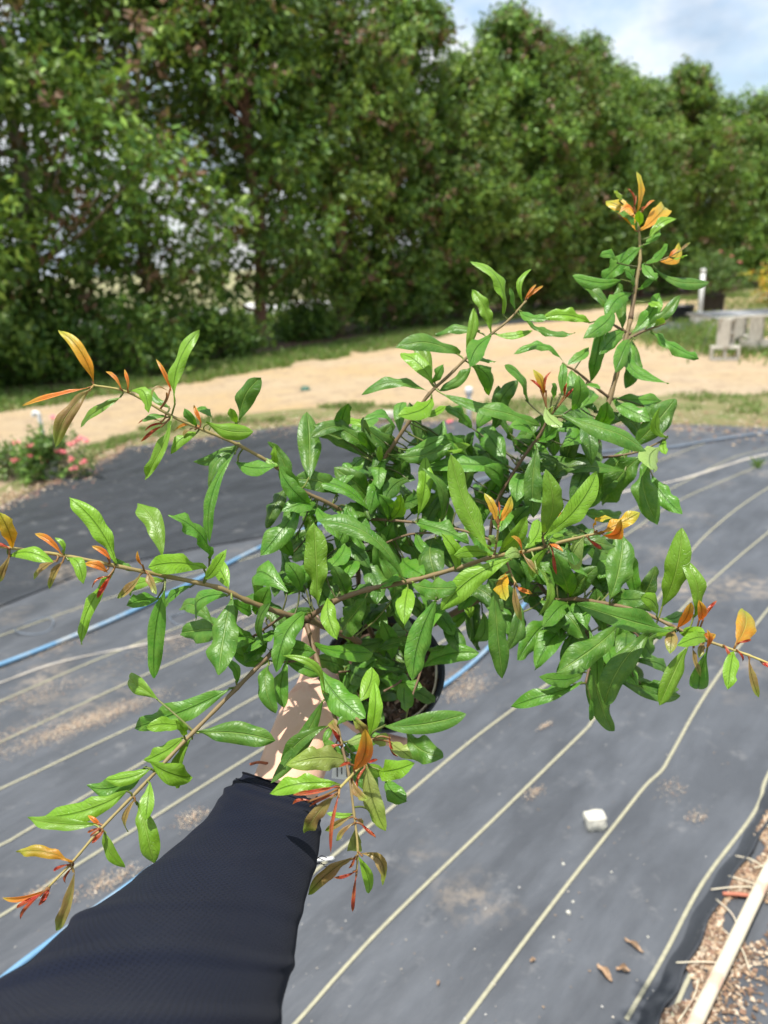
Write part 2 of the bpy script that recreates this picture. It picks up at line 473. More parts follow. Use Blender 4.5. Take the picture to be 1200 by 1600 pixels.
PAL = [(0.090, 0.190, 0.030), (0.125, 0.240, 0.036), (0.052, 0.125, 0.024), (0.19, 0.310, 0.050)]
def tree_variant(k, H=9.4, R=2.1, ncl=105, dens=1.0):
    r = random.Random(100 + k)
    # trunk
    pts = [Vector((0, 0, -0.1))]
    x = y = 0
    for i in range(1, 8):
        x += r.uniform(-0.12, 0.14); y += r.uniform(-0.12, 0.12)
        pts.append(Vector((x, y, H * 0.88 * i / 7)))
    path = catmull(pts, 5)
    rad = [0.115 * (1 - i / len(path)) ** 0.8 + 0.02 + (0.07 if i == 0 else 0) for i in range(len(path))]
    tv, tf = tube_geo(path, rad, 9, wob=0.06)
    clumps = []
    for i in range(ncl):
        h = r.uniform(0.04, 1.0) ** 0.98
        if k in (2, 3) and h < .42 and r.random() < .34: h = r.uniform(.42, 1)
        env = R * (0.72 + 0.34 * math.sin(min(1, h * 1.25) * math.pi * 0.9)) * (1 if h < 0.7 else max(0.16, 1 - ((h - 0.7) / 0.34) ** 1.6))
        a = r.uniform(0, 2 * math.pi)
        env *= 0.85 + 0.3 * math.sin(a * 2 + k + h * 5)
        q = env * r.uniform(0.30, 1.0)
        c = Vector((math.cos(a) * q + x * h * 0.7, math.sin(a) * q + y * h * 0.7, 0.35 + h * (H - 0.7)))
        clumps.append((tuple(c), r.choice((.34, .42, .52, .66)) * (0.75 if h > 0.85 else 1)))
        if i % 2 == 0:     # limb from the trunk
            j = min(len(path) - 2, int(len(path) * max(0.05, (c.z - q * 0.6) / (H * 0.9))))
            s = path[j]
            m = s.lerp(c, 0.5) + Vector((0, 0, -0.12))
            lp = catmull([s, m, c], 3)
            v, f = tube_geo(lp, [0.045 - 0.036 * u / (len(lp) - 1) for u in range(len(lp))], 5, cap=False, voff=len(tv))
            tv += v; tf += f
    fol = foliage_mesh('crown', clumps, int(400 * dens), 0.150, PAL if k % 2 else [(p[0] * 1.15, p[1] * 1.05, p[2]) for p in PAL], 40 + k, brown=0.06 + 0.05 * (k % 3))
    return (tv, tf), fol

tree_px = [(-150, 622), (70, 585), (255, 556), (405, 540), (530, 523), (640, 509), (720, 498), (790, 489), (850, 482), (905, 475),
           (950, 469), (1000, 463), (1050, 458), (1110, 452), (1170, 447), (1230, 443)]
tree_scale = [1.0, 1.03, 1.07, 1.06, 0.98, 0.83, 0.72, 0.86, 0.80, 0.83, 0.79, 0.77, 0.84, 0.74, 0.80, 0.70]
tree_label = [
 'tall tree at the left edge of the row whose trunk stands outside the photo',
 'dark trunked tree standing at the left end of the row behind the sandy road',
 'tall tree with pale leaning trunk showing low sky gaps to its right',
 'tall tree with straight dark trunk reddish at the foot, left of the white rows',
 'broad tree with thin dark trunk just right of the bright field gap',
 'bushy tree rising to the upper edge where the open sky begins',
 'lower tree filling the notch beside the start of the open sky',
 'tree with the rounded dark top and bright sky holes under the cloud',
 'tree just right of the rounded dark topped one, with paler crown',
 'tree with sparse twiggy top sticking out against the cloud',
 'tree behind the reddish tip of the held plant',
 'tree with an even green crown right of the plant tip',
 'tree with wispy top above the white pipe post',
 'tree in the dip left of the rounded bright crown at right',
 'bright green tree with rounded crown near the right edge',
 'farthest tree of the row, cut by the right edge of the photo']
variants = {}
for i, ((px, py), sc) in enumerate(zip(tree_px, tree_scale)):
    k = i if i < 6 else 6 + (i - 6) % 4
    p = G(px, py)
    t = empty('windbreak_tree', (p.x, p.y, 0), tree_label[i], 'tree', 'trees in the windbreak row', rz=0 if i < 6 else i * 1.9)
    if k not in variants:
        (tv, tf), fol = tree_variant(k, R=2.15 if i > 1 else 2.4, ncl=[100, 88, 76, 78, 125, 160, 160, 160, 160, 160][k], dens=1.0)
        tm = mesh_obj('trunk', tv, tf, M_bark if i in (1, 2, 6) else M_bark_red, t)
        cr = link('crown', fol, None, t)
        variants[k] = (tm, cr)
    else:
        for s in variants[k]:
            c = s.copy(); C.objects.link(c); c.parent = t
    t.scale = (max(sc, .86), max(sc, .86), sc)

# shrubs under the row
def shrub(px, py, w_, h_, label, seed, pal=PAL, name='shrub', leaf=0.085, ncl=16, per=220, cat='shrub', group=None, flowers=None):
    p = G(px, py)
    r = random.Random(seed)
    o = empty(name, (p.x, p.y, 0), label, cat, group)
    cl = []
    sv, sf = [], []
    for i in range(ncl):
        a = r.uniform(0, 6.28); q = r.uniform(0, w_ / 2)
        c = Vector((math.cos(a) * q, math.sin(a) * q, r.uniform(0.15, 0.85) * h_ * (1 - 0.45 * (q / (w_ / 2)) ** 2)))
        cl.append((tuple(c), 0.19 * w_ + 0.05 * h_))
        v, f = tube_geo(catmull([Vector((0, 0, -0.03)), c * 0.5 + Vector((0, 0, 0.05)), c], 3), [0.012 * w_ + 0.004] * 7, 5, cap=False, voff=len(sv))
        sv += v; sf += f
    mesh_obj('stem', sv, sf, M_bark, o)
    link('foliage', foliage_mesh('foliage', cl, per, leaf, pal, seed, 0.15, 0.02), None, o)
    return o, cl
for q in [(20, 600, 2.2, 1.5, 'low bright shrub at the left edge under the tree row', 1),
          (175, 585, 2.3, 1.3, 'dark low shrub between the leftmost dark trunk and the pale trunk', 2),
          (330, 560, 1.5, 0.9, 'low round shrub between the pale trunk and the dark trunk', 3),
          (475, 530, 1.2, 0.7, 'small shrub right of the dark reddish trunk', 4),
          (590, 515, 2.4, 1.8, 'leafy shrub under the row behind the sandy bend', 5),
          (690, 500, 2.4, 2.0, 'shrub under the row behind the upper shoots of the plant', 6),
          (-60, 610, 2.0, 1.5, 'shrub beyond the left edge under the row', 7),
          (820, 484, 2.6, 2.0, 'dark shrub under the row right of the tall middle shoot', 8),
          (940, 470, 2.8, 2.0, 'shrub under the row far behind the right hand shoot', 9),
          (1040, 459, 3.2, 2.4, 'shrub in the deep shade under the row left of the white post', 10),
          (1150, 449, 3.4, 2.4, 'farthest shrub under the row, behind the potted bush', 11)]:
    shrub(q[0], q[1], q[2], q[3], q[4], q[5], leaf=0.11, ncl=22, per=330, group='shrubs under the tree row')

# white covered rows far behind the trees
def row_cover(px, py, L, label, rz):
    p = G(px, py)
    o = empty('row_cover', (p.x, p.y, 0), label, 'row cover', None, rz)
    v, f = [], []
    nseg, na = 16, 8
    for i in range(nseg + 1):
        for k in range(na + 1):
            a = math.pi * k / na
            v.append((-L / 2 + L * i / nseg, 0.45 * math.cos(a), 0.42 * math.sin(a) * (1 + 0.06 * math.sin(i * 2.1))))
    for i in range(nseg):
        for k in range(na):
            f.append((i * 9 + k, i * 9 + k + 1, (i + 1) * 9 + k + 1, (i + 1) * 9 + k))
    mesh_obj('sheeting', v, f, M_white, o)
    for i in range(0, nseg + 1, 4):
        path = [Vector((-L / 2 + L * i / nseg, 0.47 * math.cos(math.pi * k / 12), 0.45 * math.sin(math.pi * k / 12))) for k in range(13)]
        vv, ff = tube_geo(path, 0.012, 6)
        mesh_obj('hoop', vv, ff, M_metal, o)
row_cover(455, 490, 3.2, 'white low row cover seen through the gap right of the dark trunk', 0.2)
row_cover(292, 506, 2.8, 'white low row cover seen through the gap right of the pale trunk', 0.3)
row_cover(140, 520, 2.5, 'white low row cover seen through the leaves at far left', 0.3)

# ------------------------------------------------------------------ grass
def grass(name, pts, hgt_, cols, parent=None, z=0.0, wdt=0.006):
    n = len(pts)
    pts = np.asarray(pts)
    r = rng
    a = r.random(n) * 6.283
    H = hgt_ * (0.5 + r.random(n))
    lean = r.normal(size=(n, 2)) * (0.45 * H)[:, None]
    W = wdt * (0.7 + 0.6 * r.random(n))
    V = np.zeros((n, 4, 3))
    dx = np.cos(a) * W; dy = np.sin(a) * W
    V[:, 0, 0] = pts[:, 0] - dx; V[:, 0, 1] = pts[:, 1] - dy
    V[:, 1, 0] = pts[:, 0] + dx; V[:, 1, 1] = pts[:, 1] + dy
    V[:, 2, 0] = pts[:, 0] + lean[:, 0] * .45 + dx * .7; V[:, 2, 1] = pts[:, 1] + lean[:, 1] * .45 + dy * .7; V[:, 2, 2] = H * 0.6
    V[:, 3, 0] = pts[:, 0] + lean[:, 0]; V[:, 3, 1] = pts[:, 1] + lean[:, 1]; V[:, 3, 2] = H
    V[:, :, 2] += z
    me = bpy.data.meshes.new(name)
    me.vertices.add(n * 4); me.vertices.foreach_set('co', V.ravel())
    me.loops.add(n * 4); me.loops.foreach_set('vertex_index', (np.arange(n)[:, None] * 4 + np.array([0, 1, 2, 3])).astype(np.int32).ravel())
    me.polygons.add(n); me.polygons.foreach_set('loop_start', np.arange(n, dtype=np.int32) * 4)
    me.update(calc_edges=True)
    c = np.array(cols)[r.integers(0, len(cols), n)] * (0.7 + 0.6 * r.random(n))[:, None]
    c4 = np.concatenate([np.repeat(c, 4, axis=0), np.ones((n * 4, 1))], axis=1).astype(np.float32)
    me.attributes.new('col', 'FLOAT_COLOR', 'POINT').data.foreach_set('color', c4.ravel())
    me.materials.append(M_grass)
    return tag(link(name, me, None, parent), kind='stuff')
def patchy(pts, scale, thr, seed):
    return [p for p in pts if noise.noise(Vector((p[0] * scale, p[1] * scale, seed))) + 0.35 * noise.noise(Vector((p[0] * scale * 3, p[1] * scale * 3, seed))) > thr]
GC = [(0.11, 0.21, 0.04), (0.15, 0.26, 0.05), (0.09, 0.16, 0.035), (0.26, 0.25, 0.11)]
# along the far side of the road
pts = []
fe = [Vector((*p, 0)) for p in ([(-7.5, 7.6)] + far_edge)]
for i in range(len(fe) - 1):
    L = (fe[i + 1] - fe[i]).length
    for k in range(int(L * 1500)):
        s = random.random()
        q = fe[i].lerp(fe[i + 1], s) + row_n * (random.random() ** 1.3 * 1.9 - 0.45 - 0.3 * abs(noise.noise(Vector((s * L * .9, i, 0))))) + Vector((random.gauss(0, .05), random.gauss(0, .05), 0))
        pts.append((q.x, q.y))
grass('verge_grass', patchy(pts, 1.3, -0.28, 2.0), 0.07, GC, wdt=0.012)
# beyond the trees
pts = []
for k in range(14000):
    s = random.random()
    q = b0.lerp(b1, s * 0.8) + row_n * random.uniform(4.0, 13)
    pts.append((q.x, q.y))
grass('field_grass', pts, 0.22, GC + [(0.20, 0.30, 0.07)], wdt=0.03)
# near verge, beside the cloth
fn = [Vector((*p, 0)) for p in fab_edge[2:]]
nn_ = [Vector((*p, 0)) for p in near_edge[2:]]
pts = []
for i in range(len(fn) - 1):
    L = (fn[i + 1] - fn[i]).length
    for k in range(int(L * 1500)):
        s = random.random(); u = random.random()
        q = fn[i].lerp(fn[i + 1], s).lerp(nn_[i].lerp(nn_[i + 1], s), 0.30 + 0.75 * u)
        pts.append((q.x, q.y))
grass('strip_grass', patchy(pts, 1.1, 0.02, 5.0), 0.045, GC, wdt=0.006)
# weeds round the blocks and the potted bush
pts = []
for k in range(9000):
    c = random.choice([(1095, 540, 0.5), (1120, 520, 0.8), (1160, 548, 0.7), (1080, 500, 0.9), (1150, 500, 1.2), (1180, 480, 1.5), (1050, 530, .8), (1190, 465, 2.0)])
    p = G(c[0], c[1])
    pts.append((p.x + random.gauss(0, c[2] * 0.6), p.y + random.gauss(0, c[2] * 0.9)))
grass('weeds', pts, 0.11, GC, wdt=0.012)
pts = []
for (x, y) in [(1185, 728), (1183, 733)]:
    p = G(x, y)
    for k in range(40): pts.append((p.x + random.gauss(0, .012), p.y + random.gauss(0, .012)))
grass('grass_tuft', pts, 0.05, GC[:3], z=0.008, wdt=0.003)

# litter: dry leaf and bark crumbs
def crumbs(name, pts, size, cols, z=0.012, kind='stuff'):
    V, F, Cc = [], [], []
    for (x, y) in pts:
        s = size * random.uniform(0.4, 1.4)
        a, b = random.uniform(0, 6.28), random.uniform(-0.5, 0.5)
        R = Matrix.Rotation(a, 3, 'Z') @ Matrix.Rotation(b, 3, 'X') @ Matrix.Rotation(random.uniform(-.6, .6), 3, 'Y')
        o = len(V)
        asp = random.uniform(0.25, 0.8)
        for (u, v_, w_) in ((-1, 0, .1), (-.2, asp, .28), (1, .1, .05), (.2, -asp, .3), (0, 0, .45)):
            q = R @ Vector((u, v_, w_)) * s * 0.5
            V.append((x + q.x, y + q.y, hgt(x, y) + z + abs(q.z) + 0.001))
        F += [(o, o + 1, o + 4), (o + 1, o + 2, o + 4), (o + 2, o + 3, o + 4), (o + 3, o, o + 4)]
        c = np.array(random.choice(cols)) * random.uniform(0.7, 1.25)
        Cc += [(*c, 1)] * 5
    o = mesh_obj(name, V, F, M_attr, smooth=False, cols=Cc)
    return tag(o, kind=kind)
LC = [(0.30, 0.20, 0.12), (0.42, 0.31, 0.20), (0.20, 0.12, 0.08), (0.50, 0.42, 0.32), (0.26, 0.13, 0.09)]
pts = []
for i in range(len(fn) - 1):
    L = (fn[i + 1] - fn[i]).length
    for k in range(int(L * 800)):
        s = random.random()
        q = fn[i].lerp(fn[i + 1], s).lerp(nn_[i].lerp(nn_[i + 1], s), random.gauss(0.12, 0.28))
        pts.append((q.x, q.y))
crumbs('leaf_litter', pts, 0.030, LC, z=0.012)
pts = []
for k in range(5200):
    q = b0.lerp(b1, random.random() * 0.8) + row_n * random.gauss(1.9, 0.9)
    pts.append((q.x, q.y))
crumbs('fallen_leaves', pts, 0.10, [(0.16, 0.08, 0.05), (0.22, 0.12, 0.07), (0.11, 0.07, 0.05)], z=0.0)

# sandy spills on the cloth
def spill(px, py, rx, ry, n, size=0.012):
    c = G(px, py)
    d = Vector((math.cos(math.radians(38)), math.sin(math.radians(38)), 0)); e_ = Vector((-d.y, d.x, 0))
    res = []
    for k in range(n):
        q = c + d * random.gauss(0, rx) + e_ * random.gauss(0, ry)
        res.append((q.x, q.y))
    return res
pts = []
for a in [(115, 1140, .16, .03, 420), (160, 1125, .12, .03, 260), (60, 1090, .10, .04, 120), (20, 1150, .10, .03, 90), (320, 985, .16, .04, 260), (290, 1010, .2, .05, 160),
          (300, 1285, .03, .02, 50), (165, 1385, .05, .02, 80), (60, 1400, .02, .01, 20), (90, 1015, .08, .03, 70), (730, 1080, .06, .03, 160), (715, 1060, .05, .02, 90),
          (850, 1140, .02, .005, 22), (60, 780, .5, .06, 420), (130, 800, .4, .05, 260), (20, 820, .4, .05, 160), (650, 745, .2, .05, 130), (1100, 655, .4, .08, 200),
          (960, 770, .2, .04, 80), (1010, 825, .05, .02, 30), (500, 1120, .1, .1, 10), (1050, 1240, .03, .02, 16), (835, 1245, .02, .012, 26), (1088, 1282, .02, .012, 18)]:
    pts += spill(a[0], a[1], a[2], a[3], int(a[4] * 6))
crumbs('sand_spill', pts, 0.0052, [(0.42, 0.35, 0.26), (0.46, 0.40, 0.32), (0.36, 0.28, 0.20), (0.34, 0.22, 0.14)], z=0.014)
pts = []
for k in range(520):
    q = G(random.uniform(-100, 1250), random.uniform(880, 1620))
    pts.append((q.x, q.y))
crumbs('cloth_grit', pts, 0.0055, [(0.36, 0.33, 0.28), (0.30, 0.21, 0.13), (0.42, 0.41, 0.38)], z=0.012)

pts = []
for k in range(5200):
    u = random.random(); v_ = random.random()
    x_ = random.uniform(-6, 16)
    a_ = Vector((x_, 0))
    # between the near strip and the far verge
    f_y = np.interp(x_, [p[0] for p in far_edge], [p[1] for p in far_edge]); n_y = np.interp(x_, [p[0] for p in near_edge], [p[1] for p in near_edge])
    pts.append((x_, n_y + (f_y - n_y) * v_ ** 1.4))
pts = patchy(pts, 0.8, -0.15, 7.0)
crumbs('road_grit', pts, 0.034, [(0.42, 0.33, 0.22), (0.30, 0.22, 0.14), (0.50, 0.43, 0.33), (0.22, 0.15, 0.10)], z=-0.012)

# ------------------------------------------------------------------ hoses on the cloth
def hose(name, pxs, r, mat, label, z=0.013):
    pts = []
    for p in gp(pxs): pts.append(Vector((p[0], p[1], hgt(*p) + z + r)))
    return tag(tube(name, pts, r, mat, sides=12, n=8), label, 'hose')
hose('irrigation_hose', [(-160, 1105), (0, 1047), (100, 1008), (200, 965), (310, 912), (420, 855), (560, 802), (652, 779)],
     0.0105, M_bluepipe, 'blue hose crossing the cloth at left and running on behind the middle of the plant')
hose('irrigation_hose', [(645, 781), (740, 757), (880, 722), (960, 708), (1045, 703), (1110, 692), (1200, 680), (1330, 668)],
     0.010, M_greypipe, 'far right part of the blue hose crossing the cloth, coloured grey for its sheen')  # continues the blue hose; the grey colour stands in for sheen
h2 = hose('irrigation_hose', [(-120, 1660), (0, 1545), (85, 1478), (200, 1395), (330, 1305), (460, 1225), (570, 1155), (640, 1110), (690, 1080), (730, 1050), (765, 1016), (800, 975), (832, 932)],
     0.0085, M_bluepipe, 'blue hose curving out from behind the black pot and under the sleeve')
# thin drip loops
def wire_loop(px, py, r, label, a0=0, a1=6.28, asp=1.0):
    c = G(px, py)
    path = [Vector((c.x + math.cos(a0 + (a1 - a0) * i / 40) * r, c.y + math.sin(a0 + (a1 - a0) * i / 40) * r * asp, 0.022 + 0.01 * math.sin(i * .3))) for i in range(41)]
    v, f = tube_geo(path, 0.0022, 6)
    return tag(mesh_obj('drip_tube', v, f, M_greypipe), label, 'tube')
wire_loop(55, 985, 0.085, 'thin dark drip tube loop lying beside the blue hose at left')
wire_loop(290, 970, 0.07, 'thin dark drip tube loop behind the left hanging leaves', 0.5, 5.0)
wire_loop(640, 1172, 0.075, 'thin drip tube arc on the cloth just right of the fingertips', 3.6, 7.0)
# white cord behind the sleeve
c_ = [(470, 1345), (500, 1352), (530, 1350), (560, 1345)]
tag(tube('white_cord', [Vector((*p, 0.02)) for p in gp([(430, 1330), (470, 1349), (500, 1352), (522, 1350)])], 0.004, M_white, n=6), 'short white cord on the cloth beside the sleeve edge', 'cord')

# ------------------------------------------------------------------ bottom right: lower sheet, litter, pole
lower = sheet('torn_fabric_strip', gp([(1010, 1640), (1075, 1520), (1140, 1400), (1200, 1285), (1300, 1130), (1500, 1250), (1450, 1700)]), 0.0185, M_fab, step=0.2)
# the raised edge of the upper cloth, coloured dark for the shadow along it
ep = catmull([Vector((*p, 0)) for p in gp([(1003, 1640), (1062, 1528), (1124, 1404), (1190, 1300), (1222, 1220), (1290, 1110)])], 8)
V, F = [], []
for i, p_ in enumerate(ep):
    t_ = (ep[min(i + 1, len(ep) - 1)] - ep[max(i - 1, 0)]).normalized(); nn2 = Vector((t_.y, -t_.x, 0))
    for k, (o_, z_) in enumerate(((-.030, .0005), (-.012, .006), (.004, .016 + .004 * math.sin(i * .7)), (.010, .019 + .004 * math.sin(i * .7)), (.012, .015), (.006, .001))):
        q = p_ + nn2 * (o_ + .004 * math.sin(i * 1.3)); V.append((q.x, q.y, hgt(q.x, q.y) + .0125 + z_))
    if i:
        for k in range(5): F.append((6 * i - 6 + k, 6 * i - 5 + k, 6 * i + 1 + k, 6 * i + k))
mesh_obj('folded_edge_and_shadow', V, F, M_fab_dark, fab)
ribbon('fabric_stripe', gp([(1040, 1620), (1072, 1545), (1110, 1470), (1145, 1390), (1180, 1320), (1230, 1230)]), 0.009, M_stripe, lower, 0.0215)
pts = []
random.seed(21)
for k in range(6500):
    s = random.random()
    a_ = Vector((*G(1005, 1640)[:2], 0)).lerp(Vector((*G(1230, 1215)[:2], 0)), s)
    b_ = Vector((*G(1130, 1640)[:2], 0)).lerp(Vector((*G(1300, 1300)[:2], 0)), s)
    q = a_.lerp(b_, abs(random.gauss(0.05, 0.5)))
    if noise.noise(Vector((q.x * 9, q.y * 9, 4))) > -0.12: pts.append((q.x, q.y))
crumbs('bark_litter', pts, 0.0145, [(0.24, 0.16, 0.10), (0.36, 0.26, 0.17), (0.14, 0.09, 0.06), (0.44, 0.36, 0.27), (0.20, 0.12, 0.08)], z=0.020)
random.seed(5)
# twigs in the litter
TW = ['%s dry twig in the bark litter %s' % q_ for q_ in (('lowest thin', 'by the bottom edge of the photo'), ('short pale', 'left of the foot of the pole'), ('crooked', 'beside the thick pile of bark'),
      ('long thin', 'between the folded cloth edge and pole'), ('slanting', 'level with the curled dead leaf'), ('pale bent', 'just above the reddish sliver'), ('small', 'touching the inner stripe of the lower cloth'),
      ('thin upper', 'where the pole leaves the photo'), ('topmost thin', 'at the right edge by the cloth corner'))]
for k in range(9):
    s = random.random()
    q = G(1062 + 130 * s + random.uniform(0, 50), 1580 - 290 * s)
    a_ = random.uniform(0, 3.1); L = random.uniform(0.03, 0.07)
    d = Vector((math.cos(a_), math.sin(a_), 0)) * L
    tag(tube('twig', [q - d + Vector((0, 0, .027)), q + Vector((d.y * .2, 0, .032)), q + d + Vector((0, 0, .026))], 0.0016, M_pole, sides=6, n=4),
        TW[k], 'twig', 'dry twigs in the litter by the pole')
q0, q1 = G(1075, 1640), G(1215, 1345)
q2 = G(1300, 1160)
pole = tag(tube('wooden_pole', [Vector((q0.x, q0.y, .045)) - (q1 - q0) * 0.3, Vector((q0.x, q0.y, .045)), Vector((q1.x, q1.y, .043)), Vector((q2.x, q2.y, .043))], 0.0155, M_pole, sides=14, n=8, wob=0.02),
    'long pale pole with reddish stains lying on the litter at lower right', 'pole')
q = G(1150, 1412)
tag(tube('brick_sliver', [q + Vector((-.035, .004, .03)), q + Vector((.0, -.002, .032)), q + Vector((.035, -.008, .03))], 0.005, speckled('terracotta', (0.45, 0.16, 0.10), (0.35, 0.13, 0.08), 40, 0.8), sides=6, n=4), 'reddish sliver touching the pale pole', 'chip')

# white stone
def rock(name, px, py, s, label, mat, seed, shape=(1, 1, 1), rz=0.3):
    bm = bmesh.new()
    r = bmesh.ops.create_cube(bm, size=1)
    bmesh.ops.subdivide_edges(bm, edges=bm.edges[:], cuts=7, use_grid_fill=True)
    for v in bm.verts:
        n0 = v.co.normalized() * 0.62
        v.co = v.co.lerp(n0, 0.22)
        nz = noise.noise(v.co * 1.7 + Vector((seed, 0, 0))) * 0.15 + noise.noise(v.co * 7 + Vector((seed, 3, 0))) * (0.075 if v.co.z < 0.3 else 0.02)
        v.co += v.co.normalized() * nz
        v.co.x *= shape[0] * (1 + 0.18 * v.co.z); v.co.y *= shape[1]; v.co.z *= shape[2]
    bmesh.ops.scale(bm, vec=(s, s, s), verts=bm.verts)
    bmesh.ops.rotate(bm, cent=(0, 0, 0), matrix=Matrix.Rotation(rz, 3, 'Z'), verts=bm.verts)
    zmin = min(v.co.z for v in bm.verts)
    o = bm_obj(name, bm, mat, smooth=True)
    p = G(px, py)
    o.location = (p.x, p.y, 0.009 - zmin)
    return tag(o, label, 'stone')
rock('stone', 929, 1297, 0.054, 'white broken stone lying beside the yellow stripe', M_stone, 3.3, (1, .8, .8), 0.1)
for k, (x, y, s) in enumerate([(888, 1433, .0085), (880, 1356, .006), (895, 1415, .005), (955, 1368, .004), (1012, 1470, .004), (865, 1470, .004)]):
    rock('pebble', x, y, s, ['largest tiny pebble below the white stone, left of the stripe', 'tiny pebble straight below left of the white stone', 'tiny pebble between the stripe and the larger pebble',
      'tiny pebble just under the white stone by the stripe', 'tiny pebble right of the stripe near the curled dead leaf', 'lowest left tiny pebble, farthest from the white stone'][k], M_stone, k * 1.7)['group'] = 'tiny pebbles on the cloth'
# curled dead leaves
M_dead = speckled('dead_leaf', (0.40, 0.28, 0.18), (0.24, 0.15, 0.09), 60, 0.9, 120, 0.6, 0.002)
def dead_leaf(px, py, L, W, rz, label, curl=1.6):
    v, f = [], []
    p = G(px, py)
    R = Matrix.Rotation(rz, 3, 'Z')
    for i in range(9):
        s = i / 8
        ww = W * math.sin(math.pi * min(1, s * .94 + .04)) ** .7
        for j in range(-3, 4):
            u = j / 3
            a = u * curl
            x = (s - .5) * L; y = math.sin(a) / max(curl, .1) * ww * .9
            z = (1 - math.cos(a)) / curl * ww + 0.004 * math.sin(s * 9 + j) + 0.002
            q = R @ Vector((x, y, z))
            v.append((p.x + q.x, p.y + q.y, q.z + hgt(p.x, p.y) + 0.016))
    for i in range(8):
        for j in range(6):
            f.append((i * 7 + j, i * 7 + j + 1, (i + 1) * 7 + j + 1, (i + 1) * 7 + j))
    return tag(mesh_obj('dead_leaf', v, f, M_dead), label, 'dead leaf', 'curled dead leaves on the cloth')
dead_leaf(990, 1487, 0.052, 0.011, -0.9, 'long curled dead leaf, topmost of the three on the cloth', 1.9)
dead_leaf(944, 1530, 0.050, 0.014, -1.1, 'crumpled dead leaf, leftmost of the three on the cloth')
dead_leaf(973, 1525, 0.032, 0.015, -0.2, 'small crumpled dead leaf between the curled one and the stripe', 2.0)
dead_leaf(832, 1510, 0.014, 0.006, 0.3, 'tiny brown leaf scrap on the cloth between the two stripes')
dead_leaf(685, 1545, 0.010, 0.006, 0.9, 'tiny orange brown scrap on the cloth near the bottom stripe')

# ------------------------------------------------------------------ concrete block bench at right
def cmu(name, parent, c, rot=0.0, flat=False, upright=False):
    """hollow block 0.40 x 0.20 x 0.19 with two open cores"""
    bm = bmesh.new()
    t = 0.032
    add_box(bm, (0, 0.10 - t / 2, 0), (0.40, t, 0.19))
    add_box(bm, (0, -0.10 + t / 2, 0), (0.40, t, 0.19))
    for x in (-0.2 + t / 2, 0, 0.2 - t / 2):
        add_box(bm, (x, 0, 0), (t, 0.20 - 2 * t, 0.186))
    if flat: bmesh.ops.rotate(bm, cent=(0, 0, 0), matrix=Matrix.Rotation(math.pi / 2, 3, 'X'), verts=bm.verts)
    if upright: bmesh.ops.rotate(bm, cent=(0, 0, 0), matrix=Matrix.Rotation(math.pi / 2, 3, 'Y'), verts=bm.verts)
    bmesh.ops.rotate(bm, cent=(0, 0, 0), matrix=Matrix.Rotation(rot, 3, 'Z'), verts=bm.verts)
    bmesh.ops.translate(bm, vec=c, verts=bm.verts)
    return bm_obj(name, bm, M_concrete, parent)
def block_thing(px, py, z, label, rot=0.1, off=(0, 0), **kw):
    p = G(px, py)
    o = cmu('concrete_block', None, (0, 0, 0), rot, **kw)
    o.location = (p.x + off[0], p.y + off[1], z)
    return tag(o, label, 'concrete block', 'concrete blocks holding up the wire bench')
BR = 0.10
block_thing(1131, 562, 0.10, 'flat concrete block with open cores, lowest of the front bench leg', -0.3, flat=True)
block_thing(1131, 562, 0.40, 'upright concrete block standing on the flat one, front bench leg', -0.85, upright=True)
block_thing(1190, 556, 0.095, 'flat concrete block at the right edge, bottom of its leg', BR, off=(0.12, 0.5))
block_thing(1172, 548, 0.10, 'shaded flat concrete block low behind the front bench leg', -.2, off=(0.0, .45), flat=True)
block_thing(1172, 548, 0.40, 'shaded upright concrete block behind the front bench leg', -0.7, off=(0.0, .45), upright=True)
block_thing(1190, 556, 0.392, 'upright concrete block on the flat one at the right edge', -.6, off=(0.12, 0.5), upright=True)
pb = G(1131, 562)
bench = empty('wire_bench', (pb.x - 0.15, pb.y - 0.05, 0.612), 'wire mesh bench top with metal frame resting on the concrete blocks', 'bench', rz=BR)
BW, BD = 2.2, 1.0
for (y0) in (0.0, BD):
    v, f = tube_geo([Vector((0, y0, 0)), Vector((BW, y0, 0))], 0.014, 8); mesh_obj('frame_rail', v, f, M_concrete, bench)
for (x0) in (0.0, BW):
    v, f = tube_geo([Vector((x0, 0, 0.001)), Vector((x0, BD, 0.001))], 0.013, 8); mesh_obj('frame_rail', v, f, M_metal, bench)
V, F = [], []
for i in range(36):
    x_ = BW * (i + 1) / 37
    v, f = tube_geo([Vector((x_, 0, .018)), Vector((x_, BD, .018))], 0.0035, 4, voff=len(V)); V += v; F += f
for i in range(16):
    y_ = BD * (i + 1) / 17
    v, f = tube_geo([Vector((0, y_, .025)), Vector((BW, y_, .025))], 0.0035, 4, voff=len(V)); V += v; F += f
tag(mesh_obj('wire_mesh', V, F, M_metal, bench), kind='stuff')
v, f = tube_geo([Vector((0.05, 0.02, 0.03)), Vector((-.1, 0.0, -.1)), Vector((-.28, -.05, -.5))], 0.004, 6)
mesh_obj('hanging_wire', v, f, M_metal, bench)
